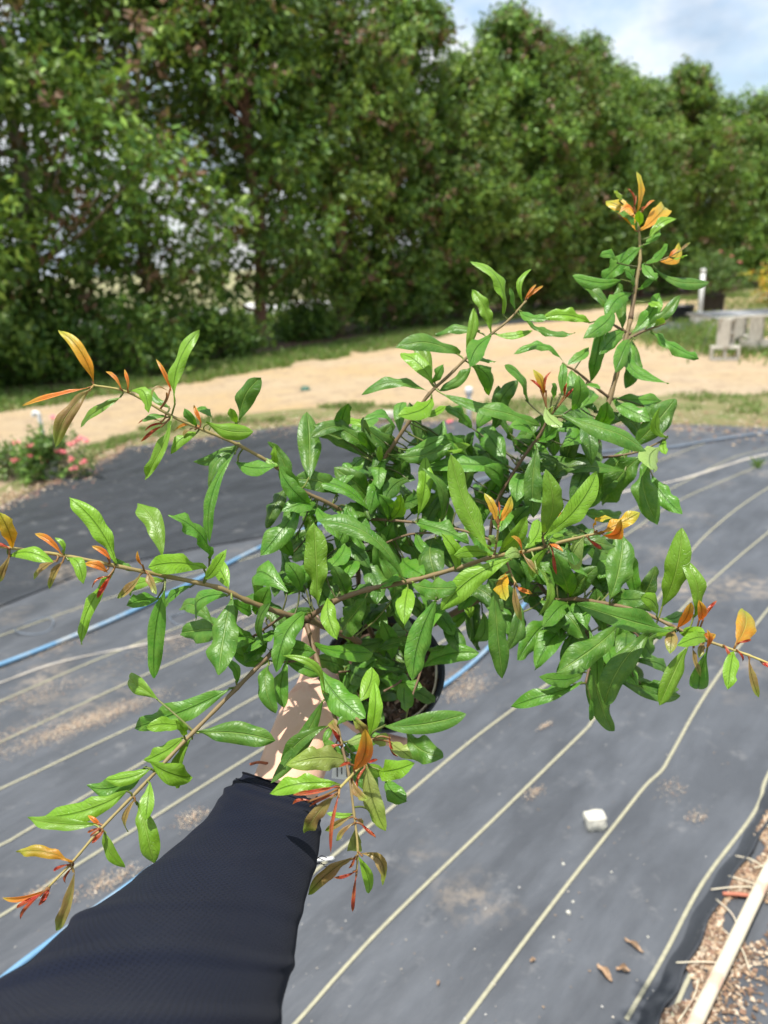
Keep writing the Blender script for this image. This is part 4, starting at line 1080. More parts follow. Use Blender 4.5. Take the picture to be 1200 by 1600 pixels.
LEAVES = """
Y 147 600 91 514 20 .1 0
O 142 605 35 633 11 -.08 0
B 143 606 82 697 26 .05 -.01
L 192 618 118 662 20 -.1 .01
O 190 609 165 580 7 .1 0
O 200 610 192 576 8 .15 0
L 200 612 228 640 18 -.3 0
O 268 612 243 560 8 .05 0
L 272 635 310 515 24 -.06 0
G 267 638 230 603 13 -.1 .01
B 265 612 237 625 6 .5 -.01
G 262 652 222 658 13 .1 0
R 255 660 215 662 5 .1 0
R 258 662 225 672 6 0 0
R 255 665 220 690 9 0 0
L 268 658 222 748 22 -.08 -.01
O 315 661 302 632 8 0 0
G 308 665 288 640 14 0 0
G 332 652 305 638 18 0 .01
L 322 660 396 674 27 .1 -.015
O 315 668 272 673 6 .2 0
L 310 675 266 705 18 .1 0
B 308 668 285 690 8 .1 -.01
G 375 690 302 722 21 -.12 .01
G 372 700 323 757 24 .1 .01
G 368 705 326 848 28 .05 -.01
G 372 660 398 592 31 -.08 0
L 370 662 360 638 14 0 0
G 368 722 430 728 27 .1 .01
L 432 728 427 700 12 0 0
L 411 715 434 728 9 0 0
G 436 728 487 788 27 .12 -.01
G 483 750 480 638 38 .02 0
G 464 775 402 860 38 -.1 .005
G 585 715 493 660 28 .08 0
D 577 717 493 674 27 .08 .012
G 582 803 470 754 32 .1 -.012
G 590 797 525 732 37 .05 0
G 530 775 462 748 34 .1 .02
G 515 795 462 805 26 .1 .02
G 583 710 560 676 24 .1 .01
G 612 683 570 653 30 .2 .0
L 580 675 541 658 17 .1 .01
G 600 707 577 667 20 .1 .01
G 625 677 628 622 21 0 .01
G 638 677 692 656 34 .3 .005
G 612 712 706 694 26 .1 -.006
G 630 705 690 678 22 .1 .0
L 660 690 735 694 20 .15 .01
G 800 731 663 726 38 -.04 0
L 593 722 593 698 13 0 -.01
G 598 720 593 760 22 .05 -.01
G 606 812 592 773 21 .1 -.01
L 611 811 624 774 25 .1 -.01
L 653 808 664 713 28 .04 -.008
G 688 815 675 733 30 .05 .005
L 765 860 706 708 40 -.04 -.03
G 645 815 732 842 30 .06 0
G 614 815 604 870 29 .03 0
G 628 902 494 812 38 .08 -.02
L 496 945 490 816 40 .02 -.01
G 505 893 540 850 30 .1 .01
G 450 925 409 940 44 .35 0
G 470 925 447 878 26 .1 .01
D 540 930 520 886 28 .1 .02
G 528 915 552 868 28 .1 .01
D 540 928 582 914 24 .1 .02
G 583 922 622 897 32 .1 .01
L 513 935 527 999 25 .06 -.02
G 573 932 528 990 42 -.05 -.004
G 575 935 603 987 38 .1 .006
G 488 1006 587 1012 40 .1 -.006
G 480 956 433 1043 34 .1 -.02
L 508 1083 441 1025 13 .22 -.02
G 420 1035 430 1113 26 .12 0
G 450 1032 441 1106 27 .1 .004
G 433 983 384 1020 28 -.1 .01
G 362 932 341 1054 44 .02 -.008
G 357 930 294 962 33 .1 .01
G 360 937 398 956 24 .1 .01
G 358 985 283 988 40 .05 .012
G 400 1000 345 1012 42 .1 .008
G 370 1068 355 1030 15 .15 0
L 358 920 330 873 24 .05 0
L 318 905 350 860 20 .1 -.006
G 330 876 267 803 38 .06 .004
L 323 888 232 886 33 .08 -.004
L 253 872 214 786 30 .1 0
L 182 880 107 777 31 .08 0
G 178 870 210 890 12 .1 .01
O 173 875 143 853 10 .1 -.004
O 168 895 132 880 14 .1 0
L 177 893 119 1006 24 .1 0
R 175 895 150 935 13 -.05 -.005
R 172 900 142 917 6 .1 -.006
B 222 895 182 935 16 -.1 -.003
O 225 887 213 862 9 0 0
L 257 908 195 926 22 .06 .004
B 230 893 243 927 14 0 -.005
G 300 915 256 950 18 .05 .008
G 250 935 198 945 24 .06 .01
G 258 918 240 1060 33 .05 -.008
Y 20 857 -2 800 22 .05 0
R 17 858 -8 848 7 0 0
B 16 867 -4 912 14 0 0
L 12 870 78 876 24 -.1 .004
O 97 867 53 833 12 .1 0
L 100 865 86 840 8 .2 0
R 96 870 65 867 8 0 -.003
B 92 875 52 905 14 .06 0
B 100 875 77 920 14 .06 0
L 105 872 127 908 19 -.2 0
L 247 1093 193 1058 27 .06 .006
G 362 1074 200 1136 38 -.06 -.006
L 292 1138 228 1136 22 .1 .006
L 288 1150 275 1126 14 .1 -.004
G 306 1145 430 1158 38 -.05 0
L 288 1150 219 1188 24 -.08 .004
L 302 1150 279 1232 21 .1 .006
L 234 1190 303 1214 34 .1 -.01
L 237 1200 165 1218 22 -.1 -.003
G 230 1197 130 1232 33 -.15 .006
L 202 1234 61 1277 37 -.08 0
L 152 1288 42 1278 21 -.04 .004
O 158 1290 137 1274 8 0 0
R 157 1293 135 1301 6 0 -.003
R 158 1293 140 1308 5 0 -.003
R 163 1297 143 1318 9 0 -.004
L 163 1297 195 1356 18 .1 0
B 213 1247 197 1301 13 .1 -.002
L 235 1222 227 1282 22 -.04 -.003
L 213 1252 236 1350 33 -.08 .004
Y 113 1347 25 1331 17 .08 0
R 110 1350 82 1360 7 0 0
R 115 1353 99 1381 7 0 -.002
B 117 1357 82 1459 21 -.1 .002
O 78 1387 0 1405 10 -.08 .002
R 72 1392 20 1419 9 -.05 0
R 66 1396 24 1440 9 .05 0
R 78 1388 60 1415 12 .05 -.002
G 506 1092 422 1224 28 -.04 -.01
G 513 1134 438 1202 26 .1 .01
G 520 1134 505 1160 11 0 -.004
G 527 1132 545 1113 13 0 -.004
B 529 1148 517 1127 14 0 -.004
R 531 1160 518 1138 9 0 -.005
R 532 1163 510 1172 8 0 -.005
Q 548 1190 455 1191 36 .03 .01
P 540 1160 570 1148 14 .1 .01
O 552 1203 570 1141 25 .1 -.012
L 577 1152 586 1067 25 .04 -.004
B 572 1152 553 1126 17 .1 .003
Q 580 1155 607 1149 20 .1 .002
R 608 1148 623 1183 8 .15 -.004
Q 607 1157 643 1180 22 .1 .006
R 573 1190 590 1187 8 .1 -.004
L 588 1203 646 1192 30 .1 .004
L 573 1194 607 1206 20 .1 0
Q 573 1195 602 1299 32 .05 -.01
R 572 1197 558 1232 9 .05 -.012
R 548 1192 530 1199 8 0 -.006
L 530 1225 418 1238 29 .06 .006
R 528 1228 457 1242 10 -.05 -.004
R 527 1240 483 1260 7 .05 -.005
R 487 1252 457 1257 7 .1 .004
B 527 1240 476 1307 24 .1 .002
R 530 1240 517 1333 9 .06 -.006
B 548 1215 575 1250 15 .12 .002
G 602 1218 635 1252 28 .1 .03
L 553 1272 510 1270 9 -.1 0
B 550 1275 507 1300 13 .05 0
B 553 1285 525 1315 10 .08 -.003
B 557 1280 568 1287 10 0 0
R 563 1285 588 1309 8 .05 0
Q 556 1293 556 1336 21 .02 .004
G 578 1262 588 1287 10 0 .02
B 550 1340 480 1400 22 .06 .002
R 555 1337 545 1357 7 0 -.003
R 557 1361 522 1371 8 -.06 -.002
R 557 1365 551 1429 10 .03 -.003
L 560 1338 580 1400 18 -.05 .002
B 563 1333 598 1383 20 -.35 -.002
G 500 1045 570 1122 42 .08 -.006
L 560 1097 582 1043 28 .1 -.01
G 592 1055 660 1073 28 .08 -.01
G 597 1134 728 1115 34 .06 -.03
G 633 1140 688 1180 38 .15 .01
G 634 1112 632 1070 30 0 .01
G 662 1012 738 1012 22 .08 0
G 655 1045 748 1020 31 -.08 .006
G 683 935 645 1064 42 .06 -.03
G 607 984 652 974 27 .1 0
L 638 918 630 966 29 0 -.004
L 802 872 688 953 36 .1 -.01
G 643 910 712 916 34 .1 -.002
L 712 890 694 838 24 .1 -.004
L 768 868 710 868 20 .1 -.003
G 630 872 662 898 36 .1 .004
G 650 833 671 867 18 .1 0
D 680 838 682 898 40 .1 .01
L 727 928 735 966 17 0 .01
G 700 984 729 957 22 0 .02
G 772 908 786 1061 34 .02 -.01
D 738 930 746 1016 32 .05 .03
D 540 1040 582 1060 32 .1 .02
G 580 1022 624 1045 38 .1 .01
G 783 768 762 728 30 .1 .01
G 790 727 745 664 34 .05 0
G 795 770 745 690 36 0 .02
G 840 697 835 808 33 .05 -.008
G 837 690 797 666 27 .1 0
G 842 688 872 664 27 .1 0
G 980 737 808 732 36 -.03 -.01
G 822 738 808 782 27 .1 .01
G 805 800 782 830 28 .1 0
L 849 838 933 737 36 .08 -.03
L 847 835 860 742 34 .06 -.02
L 820 858 842 812 28 .1 -.006
G 878 648 1017 692 36 .05 -.03
G 957 625 1020 656 28 .1 0
G 960 622 1035 625 22 .05 .01
G 985 700 1054 622 36 .06 0
L 1044 685 1034 634 17 -.3 -.01
L 1040 684 1040 710 12 .1 -.006
G 985 688 907 793 38 -.05 .01
G 1012 706 941 791 40 .08 0
G 1008 722 1026 817 33 .08 -.004
G 1018 742 1066 803 29 .08 .006
P 1033 698 1020 733 34 .1 -.012
G 905 797 973 803 22 .08 .01
D 897 836 962 852 22 .1 .02
D 890 850 900 880 26 .1 .02
Y 935 833 1000 800 22 .05 -.004
O 940 835 970 812 20 .3 -.008
Y 930 832 955 808 18 -.3 -.002
P 913 840 893 890 32 .03 -.006
R 917 840 941 858 10 .1 -.004
O 868 832 893 815 8 .1 0
O 860 826 877 800 7 .1 0
O 815 865 799 838 14 .05 -.01
B 817 866 841 898 11 .05 -.008
R 863 858 870 898 9 .03 -.006
L 855 845 836 842 16 0 -.006
L 858 845 882 838 15 0 -.006
O 860 850 880 862 10 .1 -.006
P 812 870 792 868 18 .1 -.01
L 857 855 833 905 19 .15 -.008
L 838 885 843 962 15 -.25 -.012
G 953 936 974 835 46 .03 -.008
G 915 922 896 884 28 .05 .01
G 889 935 866 872 36 .08 .008
L 1034 950 1066 828 37 .05 0
L 1085 965 1072 873 28 .06 -.004
G 1050 985 903 942 36 -.06 -.02
L 1027 965 1003 932 26 .1 -.006
G 1033 967 1068 957 18 .1 0
D 955 932 1015 932 30 .1 .01
G 843 937 910 990 36 -.08 -.01
G 872 945 925 948 38 .1 .0
D 795 930 802 1005 36 0 .02
D 830 925 858 965 36 0 .02
Y 790 895 788 935 26 .05 .0
B 803 912 815 971 14 .05 -.004
O 807 917 832 927 9 .1 -.002
Y 776 816 756 770 14 .08 -.003
Y 779 816 800 775 14 .08 -.003
R 778 812 779 782 5 0 -.003
L 776 828 776 812 16 0 -.004
P 775 848 764 838 12 0 -.003
L 778 865 823 815 27 .06 .004
G 969 975 872 1048 40 -.04 -.012
G 1018 988 944 1099 40 .08 -.016
G 862 968 810 1031 34 .08 .006
G 890 985 840 1038 36 .1 .008
G 910 1066 797 1098 26 -.06 -.004
G 913 1050 850 1058 22 -.1 .004
G 925 1018 962 1148 42 .08 -.002
G 922 1088 925 1128 11 0 .006
G 950 1050 1063 1088 30 .08 .008
G 950 1002 956 1042 28 0 .006
D 980 985 975 1030 34 0 .01
L 1074 1010 1032 1103 33 .04 -.004
G 1104 1018 1093 1086 28 .08 .004
G 992 983 1018 1025 26 .06 .006
O 1058 982 1080 942 19 .06 -.005
O 1093 970 1092 938 17 .05 -.003
R 1096 972 1120 938 8 -.05 -.003
B 1052 985 1047 1021 19 .04 -.004
L 1058 987 1030 993 14 .1 .002
L 1105 1000 1067 1006 20 .08 -.004
L 1060 985 1095 985 22 .1 0
O 1095 985 1121 990 13 .2 -.004
O 1105 1012 1105 984 11 .05 -.004
B 1100 1003 1092 1028 12 .05 -.003
B 1082 1008 1098 1058 10 .05 -.004
Y 1150 1006 1167 948 34 .06 -.004
R 1150 1006 1174 999 6 0 0
R 1132 1008 1141 1028 7 0 -.002
L 1147 1016 1138 1077 23 .04 -.002
R 1150 1014 1163 1034 6 0 -.002
B 1170 1026 1186 1090 15 .06 0
R 1190 1036 1205 1044 8 0 0
Y 994 335 995 268 11 .04 0
R 989 328 979 294 6 .05 0
R 990 325 994 305 5 0 0
O 1003 330 1024 310 5 0 0
R 1004 332 1008 322 5 0 0
Y 994 362 947 310 24 .08 -.004
P 968 316 962 298 14 0 .004
G 997 370 954 328 15 .12 .004
O 992 342 967 333 10 .3 -.006
Y 1000 361 1042 316 27 .06 -.003
L 1014 372 1057 339 17 -.1 0
L 999 354 998 330 13 0 -.004
G 1005 384 1028 352 15 .1 0
G 1006 412 1043 380 21 .15 0
Y 1029 408 1062 378 18 .2 0
O 1045 402 1060 388 6 0 -.003
B 1060 394 1079 378 5 0 0
L 1050 404 1073 396 11 .1 0
G 1003 384 940 438 33 -.05 -.006
G 966 412 940 397 17 .1 .004
G 973 437 895 430 25 -.12 .003
G 990 453 974 420 22 .08 .004
G 1022 420 1114 431 24 .22 -.002
G 1005 412 1026 437 17 .08 -.005
G 998 453 1028 432 15 .06 .003
G 960 500 911 446 21 .06 .004
G 974 517 967 440 21 0 .006
G 988 458 953 488 25 .1 -.005
G 959 482 918 519 26 -.1 -.006
G 944 497 927 593 24 .03 -.002
G 985 521 1031 457 25 .1 0
L 1014 472 1034 480 14 .1 0
G 1008 513 1063 461 19 .08 0
L 1022 510 1041 497 12 0 0
G 1017 517 1093 559 25 .1 0
G 990 528 1046 598 30 .36 -.003
G 976 517 938 553 24 .05 -.004
G 984 530 962 582 25 .06 -.006
G 988 533 978 606 26 -.1 .002
G 920 542 888 566 18 -.1 .003
G 882 568 803 553 21 .18 0
G 823 628 790 570 30 .06 .012
G 877 618 881 566 16 0 0
Y 850 618 835 577 14 .04 -.004
R 848 612 828 593 7 0 -.005
R 852 614 861 580 7 -.1 -.005
R 881 624 896 606 7 0 -.005
R 882 620 886 599 7 0 -.005
G 863 622 863 600 17 0 -.002
P 852 636 878 664 20 .1 -.006
P 870 632 858 655 16 .2 -.005
G 893 642 906 588 25 .05 0
G 905 640 930 607 20 .05 .01
G 914 600 938 605 14 .05 0
G 878 697 912 660 36 .1 .003
D 900 650 908 680 30 .1 .006
L 677 600 625 552 26 .06 -.004
L 672 598 648 530 24 .05 .004
G 718 554 624 534 31 .05 0
G 677 598 691 570 16 .05 0
G 682 611 735 571 19 .1 0
G 737 570 765 618 26 -.15 .004
G 672 614 565 616 20 .1 0
L 676 621 624 644 30 -.14 -.006
L 660 652 697 634 15 .05 .004
L 728 550 741 480 19 .03 0
G 750 518 680 516 19 .08 .004
G 768 524 738 562 29 .08 -.006
G 742 550 776 562 13 .15 .003
L 768 521 738 450 22 .05 0
L 787 494 741 404 31 .06 0
G 805 486 798 450 17 .05 0
L 818 476 829 419 11 -.18 -.002
O 822 468 849 446 6 0 0
O 820 467 838 444 5 0 0
G 812 486 858 494 21 .2 -.002
L 772 522 833 511 15 .15 -.002
G 820 500 899 520 17 .1 .004
L 924 505 848 494 24 .05 -.003
G 690 616 850 650 27 .08 -.01
"""
# image-space rings of where extra, mostly hidden inner leaves grow
FILL = [(540, 680, 860, 900, 72, .84), (430, 850, 620, 960, 24, .82), (800, 840, 1000, 980, 40, .83), (700, 640, 950, 760, 24, .86), (530, 650, 660, 760, 12, .83), (900, 590, 1030, 700, 8, .88),
        (535, 970, 650, 1110, 26, .87), (385, 960, 440, 1040, 5, .76), (330, 930, 440, 1020, 8, .74), (440, 760, 560, 860, 14, .80), (880, 980, 1000, 1070, 8, .80), (600, 880, 780, 960, 12, .84), (860, 960, 1000, 1050, 8, .82), (480, 1130, 560, 1200, 3, .76)]

branch_pts = []
bobjs = []
plant = empty('potted_plant', tuple(P(604, 1046, .93)), 'held potted shrub with glossy green leaves and orange red shoot tips', 'potted plant')
PL0 = Vector(plant.location)
for r0, r1, tone, pts in BR_:
    pp_ = [P(*q) - PL0 for q in pts]
    path = catmull(pp_, 7)
    n = len(path)
    rad = []
    for i in range(n):
        s = i / (n - 1)
        rad.append(0.84 * (r0 + (r1 - r0) * s) * (1 + 0.10 * math.sin(i * 1.9) + (0.16 if i % 7 == 0 else 0)))
    v, f = tube_geo(path, rad, 8)
    cols = []
    for i in range(n):
        s = (i / (n - 1)) * tone
        cb = np.array([0.135, 0.078, 0.042]); ct = np.array([0.42, 0.36, 0.10]); cr_ = np.array([0.42, 0.12, 0.06])
        c = cb * (1 - min(1, s)) + ct * min(1, s)
        if s > 1: c = c * (1 - (s - 1) * 2) + cr_ * (s - 1) * 2
        cols += [(*c, 1)] * 8
    bo = mesh_obj('branch', v, f, M_branch, plant, cols=cols)
    bobjs.append(bo)
    b_i = len(bobjs) - 1
    for i in range(n):
        w_ = path[i] + PL0
        l_ = CAM_R.transposed() @ (w_ - Vector((0, 0, CAM_H)))
        branch_pts.append((600 + 1200 * l_.x / -l_.z, 800 - 1200 * l_.y / -l_.z, -l_.z, b_i))
BP = np.array(branch_pts)

def leaf_geo(base, tip, W, bend, typ, seed, voff=0, petiole=None, nseg=16, nac=6, up=None, rank=0):
    """one leaf from base to tip (world), half folded along the midrib, wavy edges"""
    r = random.Random(seed)
    ax = tip - base
    L = ax.length
    t = ax.normalized()
    facing = (VIEW * 0.95 + Vector((0, 0, 1)) * 0.55 + Vector((r.gauss(0, .26), r.gauss(0, .26), r.gauss(0, .22))))
    if up is not None: facing = up
    n = (facing - t * facing.dot(t)).normalized()
    s_ = t.cross(n).normalized()
    iside = t.cross(VIEW).normalized()
    cos_ = abs(n.dot(VIEW))
    fold = r.uniform(0.16, 0.50); curl = r.uniform(0.12, 0.42)
    if typ == 'R': fold, curl = 0.8, 0.3
    if typ in 'OB' and W < .011: fold = .8
    if typ == 'P': fold = r.uniform(.1, .3)
    W = W * (1.9 if typ == 'R' else 0.96) / max(0.88, cos_)
    wav = r.uniform(0.03, 0.14) * (0.4 if typ in 'RO' else 1.0); wf = r.uniform(4, 9); wp = r.uniform(0, 6); wp2 = r.uniform(0, 6)
    arch = r.uniform(0.02, 0.13) * L * (1 if r.random() < .85 else -0.5)
    tipc = r.choice((0.05, .1, .35, .6))
    tw = r.gauss(0, 0.36); pk = r.uniform(.46, .64)
    cb, ct = LT[typ]
    cb, ct = np.array(cb), np.array(ct)
    tipstart = {'R': .82, 'B': .62, 'O': .55, 'Y': .35}.get(typ, .5)
    verts, faces, cols, uvs = [], [], [], []
    for i in range(nseg + 1):
        s = i / nseg
        s = s ** 0.92
        # width profile: narrow base, full middle, blunt tip
        if s < pk: w = math.sin(math.pi / 2 * (s / pk)) ** 1.05
        else: w = max(0, 1 - ((s - pk) / (1 - pk)) ** 2.5) ** 0.78
        w = max(w, 0.03 if i else 0.02) * W * 0.5
        c = base + ax * s + iside * (bend * L * 4 * s * (1 - s)) + n * (arch * 4 * s * (1 - s))
        c += n * (-tipc * L * max(0, s - .6) ** 1.5)
        ang = tw * (s - .3)
        nn = n * math.cos(ang) + s_ * math.sin(ang); ss = s_ * math.cos(ang) - n * math.sin(ang)
        for j in range(nac + 1):
            u = j / nac * 2 - 1
            edge = abs(u) ** 1.5
            wy = wav * W * edge * (math.sin(wf * s * 2.2 + wp + (u > 0) * 2.1) + .5 * math.sin(wf * s * 3.1 + wp2 + (u > 0)))
            h = min(1, abs(u) * 2.2) * .35 * w * fold + abs(u) * .65 * w * fold - curl * w * (u * u) ** 1.4 * 1.3 + wy
            lat = u * w * (1 - 0.22 * fold * abs(u) - (0.55 * abs(u) if typ == 'R' else 0)) + 0.42 * wy * (1 if u > 0 else -1)
            verts.append(c + ss * lat + nn * h)
            k = min(1, max(0, (s - tipstart) / (1 - tipstart)))
            cc = cb * (1 - k) + ct * k
            if typ in 'OYB': cc = cc * (0.85 + 0.3 * abs(u)) 
            cols.append((*cc, 1))
            uvs.append((j / nac, s * L / max(W, 1e-4)))
    for i in range(nseg):
        for j in range(nac):
            a = voff + i * (nac + 1) + j
            faces.append((a, a + 1, a + nac + 2, a + nac + 1))
    if petiole is not None:
        d = (base - petiole)
        if d.length > 0.0012:
            mid = petiole + d * .55 + t * (-0.04 * d.length)
            path = catmull([petiole, mid, base + t * 0.003], 3)
            pr = 0.0009
            pv, pf_ = tube_geo(path, pr, 5, cap=False, voff=voff + len(verts))
            verts += pv; faces += pf_
            pc = ((0.20, 0.22, 0.05) if d.length < .02 else (0.13, 0.10, 0.05)) if typ in 'GLDP' else (0.40, 0.12, 0.06)
            cols += [(*pc, 1)] * len(pv); uvs += [(0.5, 0.2)] * len(pv)
    return verts, faces, cols, uvs

leaves = []
for ln in LEAVES.strip().split('\n'):
    q = ln.split()
    leaves.append((q[0], *[float(v) for v in q[1:6]], float(q[6]), float(q[7]), None))
fr = random.Random(4)
for (x0, y0, x1, y1, n, d) in FILL:
    for k in range(n):
        bx, by = fr.uniform(x0, x1), fr.uniform(y0, y1)
        a = fr.uniform(0, 6.28); L = fr.uniform(52, 92)
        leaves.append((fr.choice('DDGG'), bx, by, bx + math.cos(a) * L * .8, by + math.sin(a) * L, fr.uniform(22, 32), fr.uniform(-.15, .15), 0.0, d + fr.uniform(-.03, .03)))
order = sorted(range(len(leaves)), key=lambda i: -((leaves[i][3] - leaves[i][1]) ** 2 + (leaves[i][4] - leaves[i][2]) ** 2) * 1.0 - leaves[i][5] * 40)
keep = set(order[:300])
SV, SF, SC, SU = [], [], [], []
for i, (typ, bx, by, tx, ty, wpx, bend, dz, dd) in enumerate(leaves):
    r = random.Random(1000 + i)
    d2 = (BP[:, 0] - bx) ** 2 + (BP[:, 1] - by) ** 2
    if dd is not None: d2 = d2 + ((BP[:, 2] - dd) * 900) ** 2
    if dd is None and dz < 0: d2 = d2 + (BP[:, 2] - 0.6) * 6000
    j = int(np.argmin(d2))
    bd = BP[j, 2]
    d0 = (dd if dd is not None else bd + dz * 0.8 + r.gauss(0, .002))
    Lpx = math.hypot(tx - bx, ty - by)
    Wm = wpx * d0 / 1200; Lm = Lpx * d0 / 1200
    ratio = Lpx / wpx
    dep = 0
    want = 3.5 if typ in 'GLDP' else 3.6
    if ratio < want * .9:        # foreshortened: it points towards or away from us
        full = min(Wm * want, .085)
        if full > Lm: dep = math.sqrt(full ** 2 - Lm ** 2) * 0.62 * (-1 if r.random() < .7 else 1)
    dep += r.gauss(0, 0.10) * Lm + dz * 0.4
    base = P(bx, by, d0); tip = P(tx, ty, d0 + dep)
    Wm = wpx * (d0 + dep / 2) / 1200
    pet = P(BP[j, 0], BP[j, 1], bd)
    big = Lpx > 60
    if i in keep:
        g = leaf_geo(base, tip, Wm, bend, typ, i, petiole=pet, nseg=16 if big else 10, nac=6)
        me_v = [v - PL0 for v in g[0]]
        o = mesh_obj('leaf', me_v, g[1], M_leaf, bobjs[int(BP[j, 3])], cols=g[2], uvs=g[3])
        if typ in NAMES: o['label'] = NAMES[typ]
    else:
        g = leaf_geo(base, tip, Wm, bend, typ, i, petiole=pet, nseg=8, nac=4, voff=len(SV))
        SV += [v - PL0 for v in g[0]]; SF += g[1]; SC += g[2]; SU += g[3]
if SV: tag(mesh_obj('small_leaves', SV, SF, M_leaf, plant, cols=SC, uvs=SU), kind='stuff')

# the pot, tipped so that its mouth faces up towards the camera
pc = P(600, 1046, .93)
ax_ = Vector((0.02, -math.cos(math.radians(44)), math.sin(math.radians(44)))).normalized()
PM = Matrix.Translation(pc - PL0) @ ax_.to_track_quat('Z', 'Y').to_matrix().to_4x4()
M_pot = speckled('dark_pot_plastic', (0.020, 0.026, 0.034), (0.035, 0.042, 0.052), 14, 0.32, 60, 0.15, 0.001)
RR, PH = 0.0735, 0.125
prof = [(0, -PH), (RR * .70, -PH), (RR * .73, -PH + .006), (RR * .93, -.016), (RR * .985, -.016), (RR * 1.0, -.013), (RR * 1.01, -.002), (RR * .995, .0), (RR * .955, -.002), (RR * .93, -.02), (RR * .86, -.06)]
pot = lathe('pot', prof, M_pot, plant, 72, PM)
bm = bmesh.new()
seg = 60; rings = 18
vs = [bm.verts.new(PM @ Vector((0, 0, -.024)))]
prev = None
for i in range(1, rings + 1):
    ring = []
    for k in range(seg):
        a = 2 * math.pi * k / seg; rr_ = RR * .925 * i / rings
        x_, y_ = rr_ * math.cos(a), rr_ * math.sin(a)
        z_ = -.024 + .0045 * noise.noise(Vector((x_ * 90, y_ * 90, 0))) + .003 * noise.noise(Vector((x_ * 240, y_ * 240, 2)))
        ring.append(bm.verts.new(PM @ Vector((x_, y_, z_))))
    if prev is None:
        for k in range(seg): bm.faces.new((vs[0], ring[k], ring[(k + 1) % seg]))
    else:
        for k in range(seg): bm.faces.new((prev[k], ring[k], ring[(k + 1) % seg], prev[(k + 1) % seg]))
    prev = ring
bm_obj('soil', bm, M_potsoil, pot, smooth=False)
# bark chips and grit on the potting soil
V, F, Cc = [], [], []
r = random.Random(8)
for k in range(260):
    a = r.uniform(0, 6.28); q = RR * .9 * math.sqrt(r.random()); s = r.uniform(.0015, .0055)
    c = Vector((q * math.cos(a), q * math.sin(a), -.020))
    R3 = Matrix.Rotation(r.uniform(0, 6), 3, 'Z') @ Matrix.Rotation(r.uniform(-1, 1), 3, 'X')
    o_ = len(V)
    for vv in ((-1, -.4, 0), (1, -.5, .1), (.8, .5, 0), (-.9, .4, .1), (0, 0, .7)):
        V.append(PM @ (c + R3 @ Vector(vv) * s))
    F += [(o_, o_ + 1, o_ + 4), (o_ + 1, o_ + 2, o_ + 4), (o_ + 2, o_ + 3, o_ + 4), (o_ + 3, o_, o_ + 4)]
    cc = r.choice([(.07, .04, .025), (.14, .08, .05), (.28, .20, .15), (.04, .025, .018), (.10, .06, .04)])
    Cc += [(*cc, 1)] * 5
tag(mesh_obj('soil_chips', V, F, M_attr, pot, smooth=False, cols=Cc), kind='stuff')
# dry stalk against the rim
sp_ = [PM @ Vector((RR * .80, -.035, -.020)), PM @ Vector((RR * .86, .0, -.012)), PM @ Vector((RR * .80, .03, -.018))]
v, f = tube_geo(catmull([PM @ Vector((RR * .88 * math.cos(a), RR * .88 * math.sin(a), -.014)) for a in (-1.35, -.9, -.45, 0.0, .3)], 5), .0016, 6)
mesh_obj('dry_stalk', v, f, M_pole, pot)
# paper tag on the side of the pot, with the few dark letters that show through the leaves
tagm = mesh_obj('pot_label', [P(520, 1196, .885) - PL0, P(560, 1200, .895) - PL0, P(558, 1220, .90) - PL0, P(518, 1216, .89) - PL0], [(3, 2, 1, 0)], M_white, plant, smooth=False)

for k, (x, h) in enumerate(((526, 15), (533, 11), (541, 15), (546, 14))):
    mesh_obj('letter_stroke', [P(x, 1199, .8865) - PL0, P(x + 2, 1199, .8865) - PL0, P(x + 2, 1199 + h, .8870) - PL0, P(x, 1199 + h, .8870) - PL0], [(3, 2, 1, 0)], M_blackpl, tagm, smooth=False)

# ------------------------------------------------------------------ the arm holding the pot
def skin_f(t):
    tc = node(t, 'ShaderNodeTexCoord').outputs['Object']
    col = mixc(t, noise_fac(t, 14, 5, .6, vec=tc, lo=.3, hi=.7), (0.60, 0.36, 0.25), (0.66, 0.43, 0.32))
    col = mixc(t, noise_fac(t, 45, 4, .6, vec=tc, lo=.56, hi=.85), col, (0.58, 0.29, 0.20))
    vor = node(t, 'ShaderNodeTexVoronoi', Scale=900.0)
    t.links.new(tc, vor.inputs['Vector'])
    nb = bump(t, vor.outputs['Distance'], 0.18, 0.0006)
    b = node(t, 'ShaderNodeBump', Strength=0.3, Distance=0.003)
    t.links.new(noise_fac(t, 60, 4, .6, vec=tc, lo=0, hi=1), b.inputs['Height']); t.links.new(nb, b.inputs['Normal'])
    return pbsdf(t, col, 0.46, b.outputs[0], 0.45, Subsurface_Weight=0.12, Subsurface_Radius=(0.012, 0.005, 0.003), Subsurface_Scale=0.5)
M_skin = material('skin', skin_f)
person = empty('person', tuple(P(440, 1230, .74)), 'bare hand and forearm in a dark navy sleeve reaching out to hold the pot', 'person')
PS0 = Vector(person.location)
# one continuous arm: chain of joints grown with a skin modifier
J = {}
def jp(x, y, d): return P(x, y, d) - PS0
bmv, bme, rad = [], [], []
def addv(p, r):
    bmv.append(p); rad.append(r); return len(bmv) - 1
def chain(start, pts):
    last = start
    for p, r in pts:
        k = addv(p, r)
        if last is not None: bme.append((last, k))
        last = k
    return last
root = addv(jp(482, 1105, .80), (.034, .025))         # wrist
chain(root, [(jp(468, 1165, .765), (.036, .027)), (jp(450, 1225, .735), (.036, .029)), (jp(412, 1300, .69), (.031, .029)), (jp(360, 1385, .62), (.030, .028)), (jp(290, 1470, .53), (.026, .026))])
palm = chain(root, [(jp(496, 1085, .845), (.034, .022)), (jp(515, 1080, .895), (.038, .020))])
palm2 = chain(palm, [(jp(540, 1092, .955), (.040, .017))])
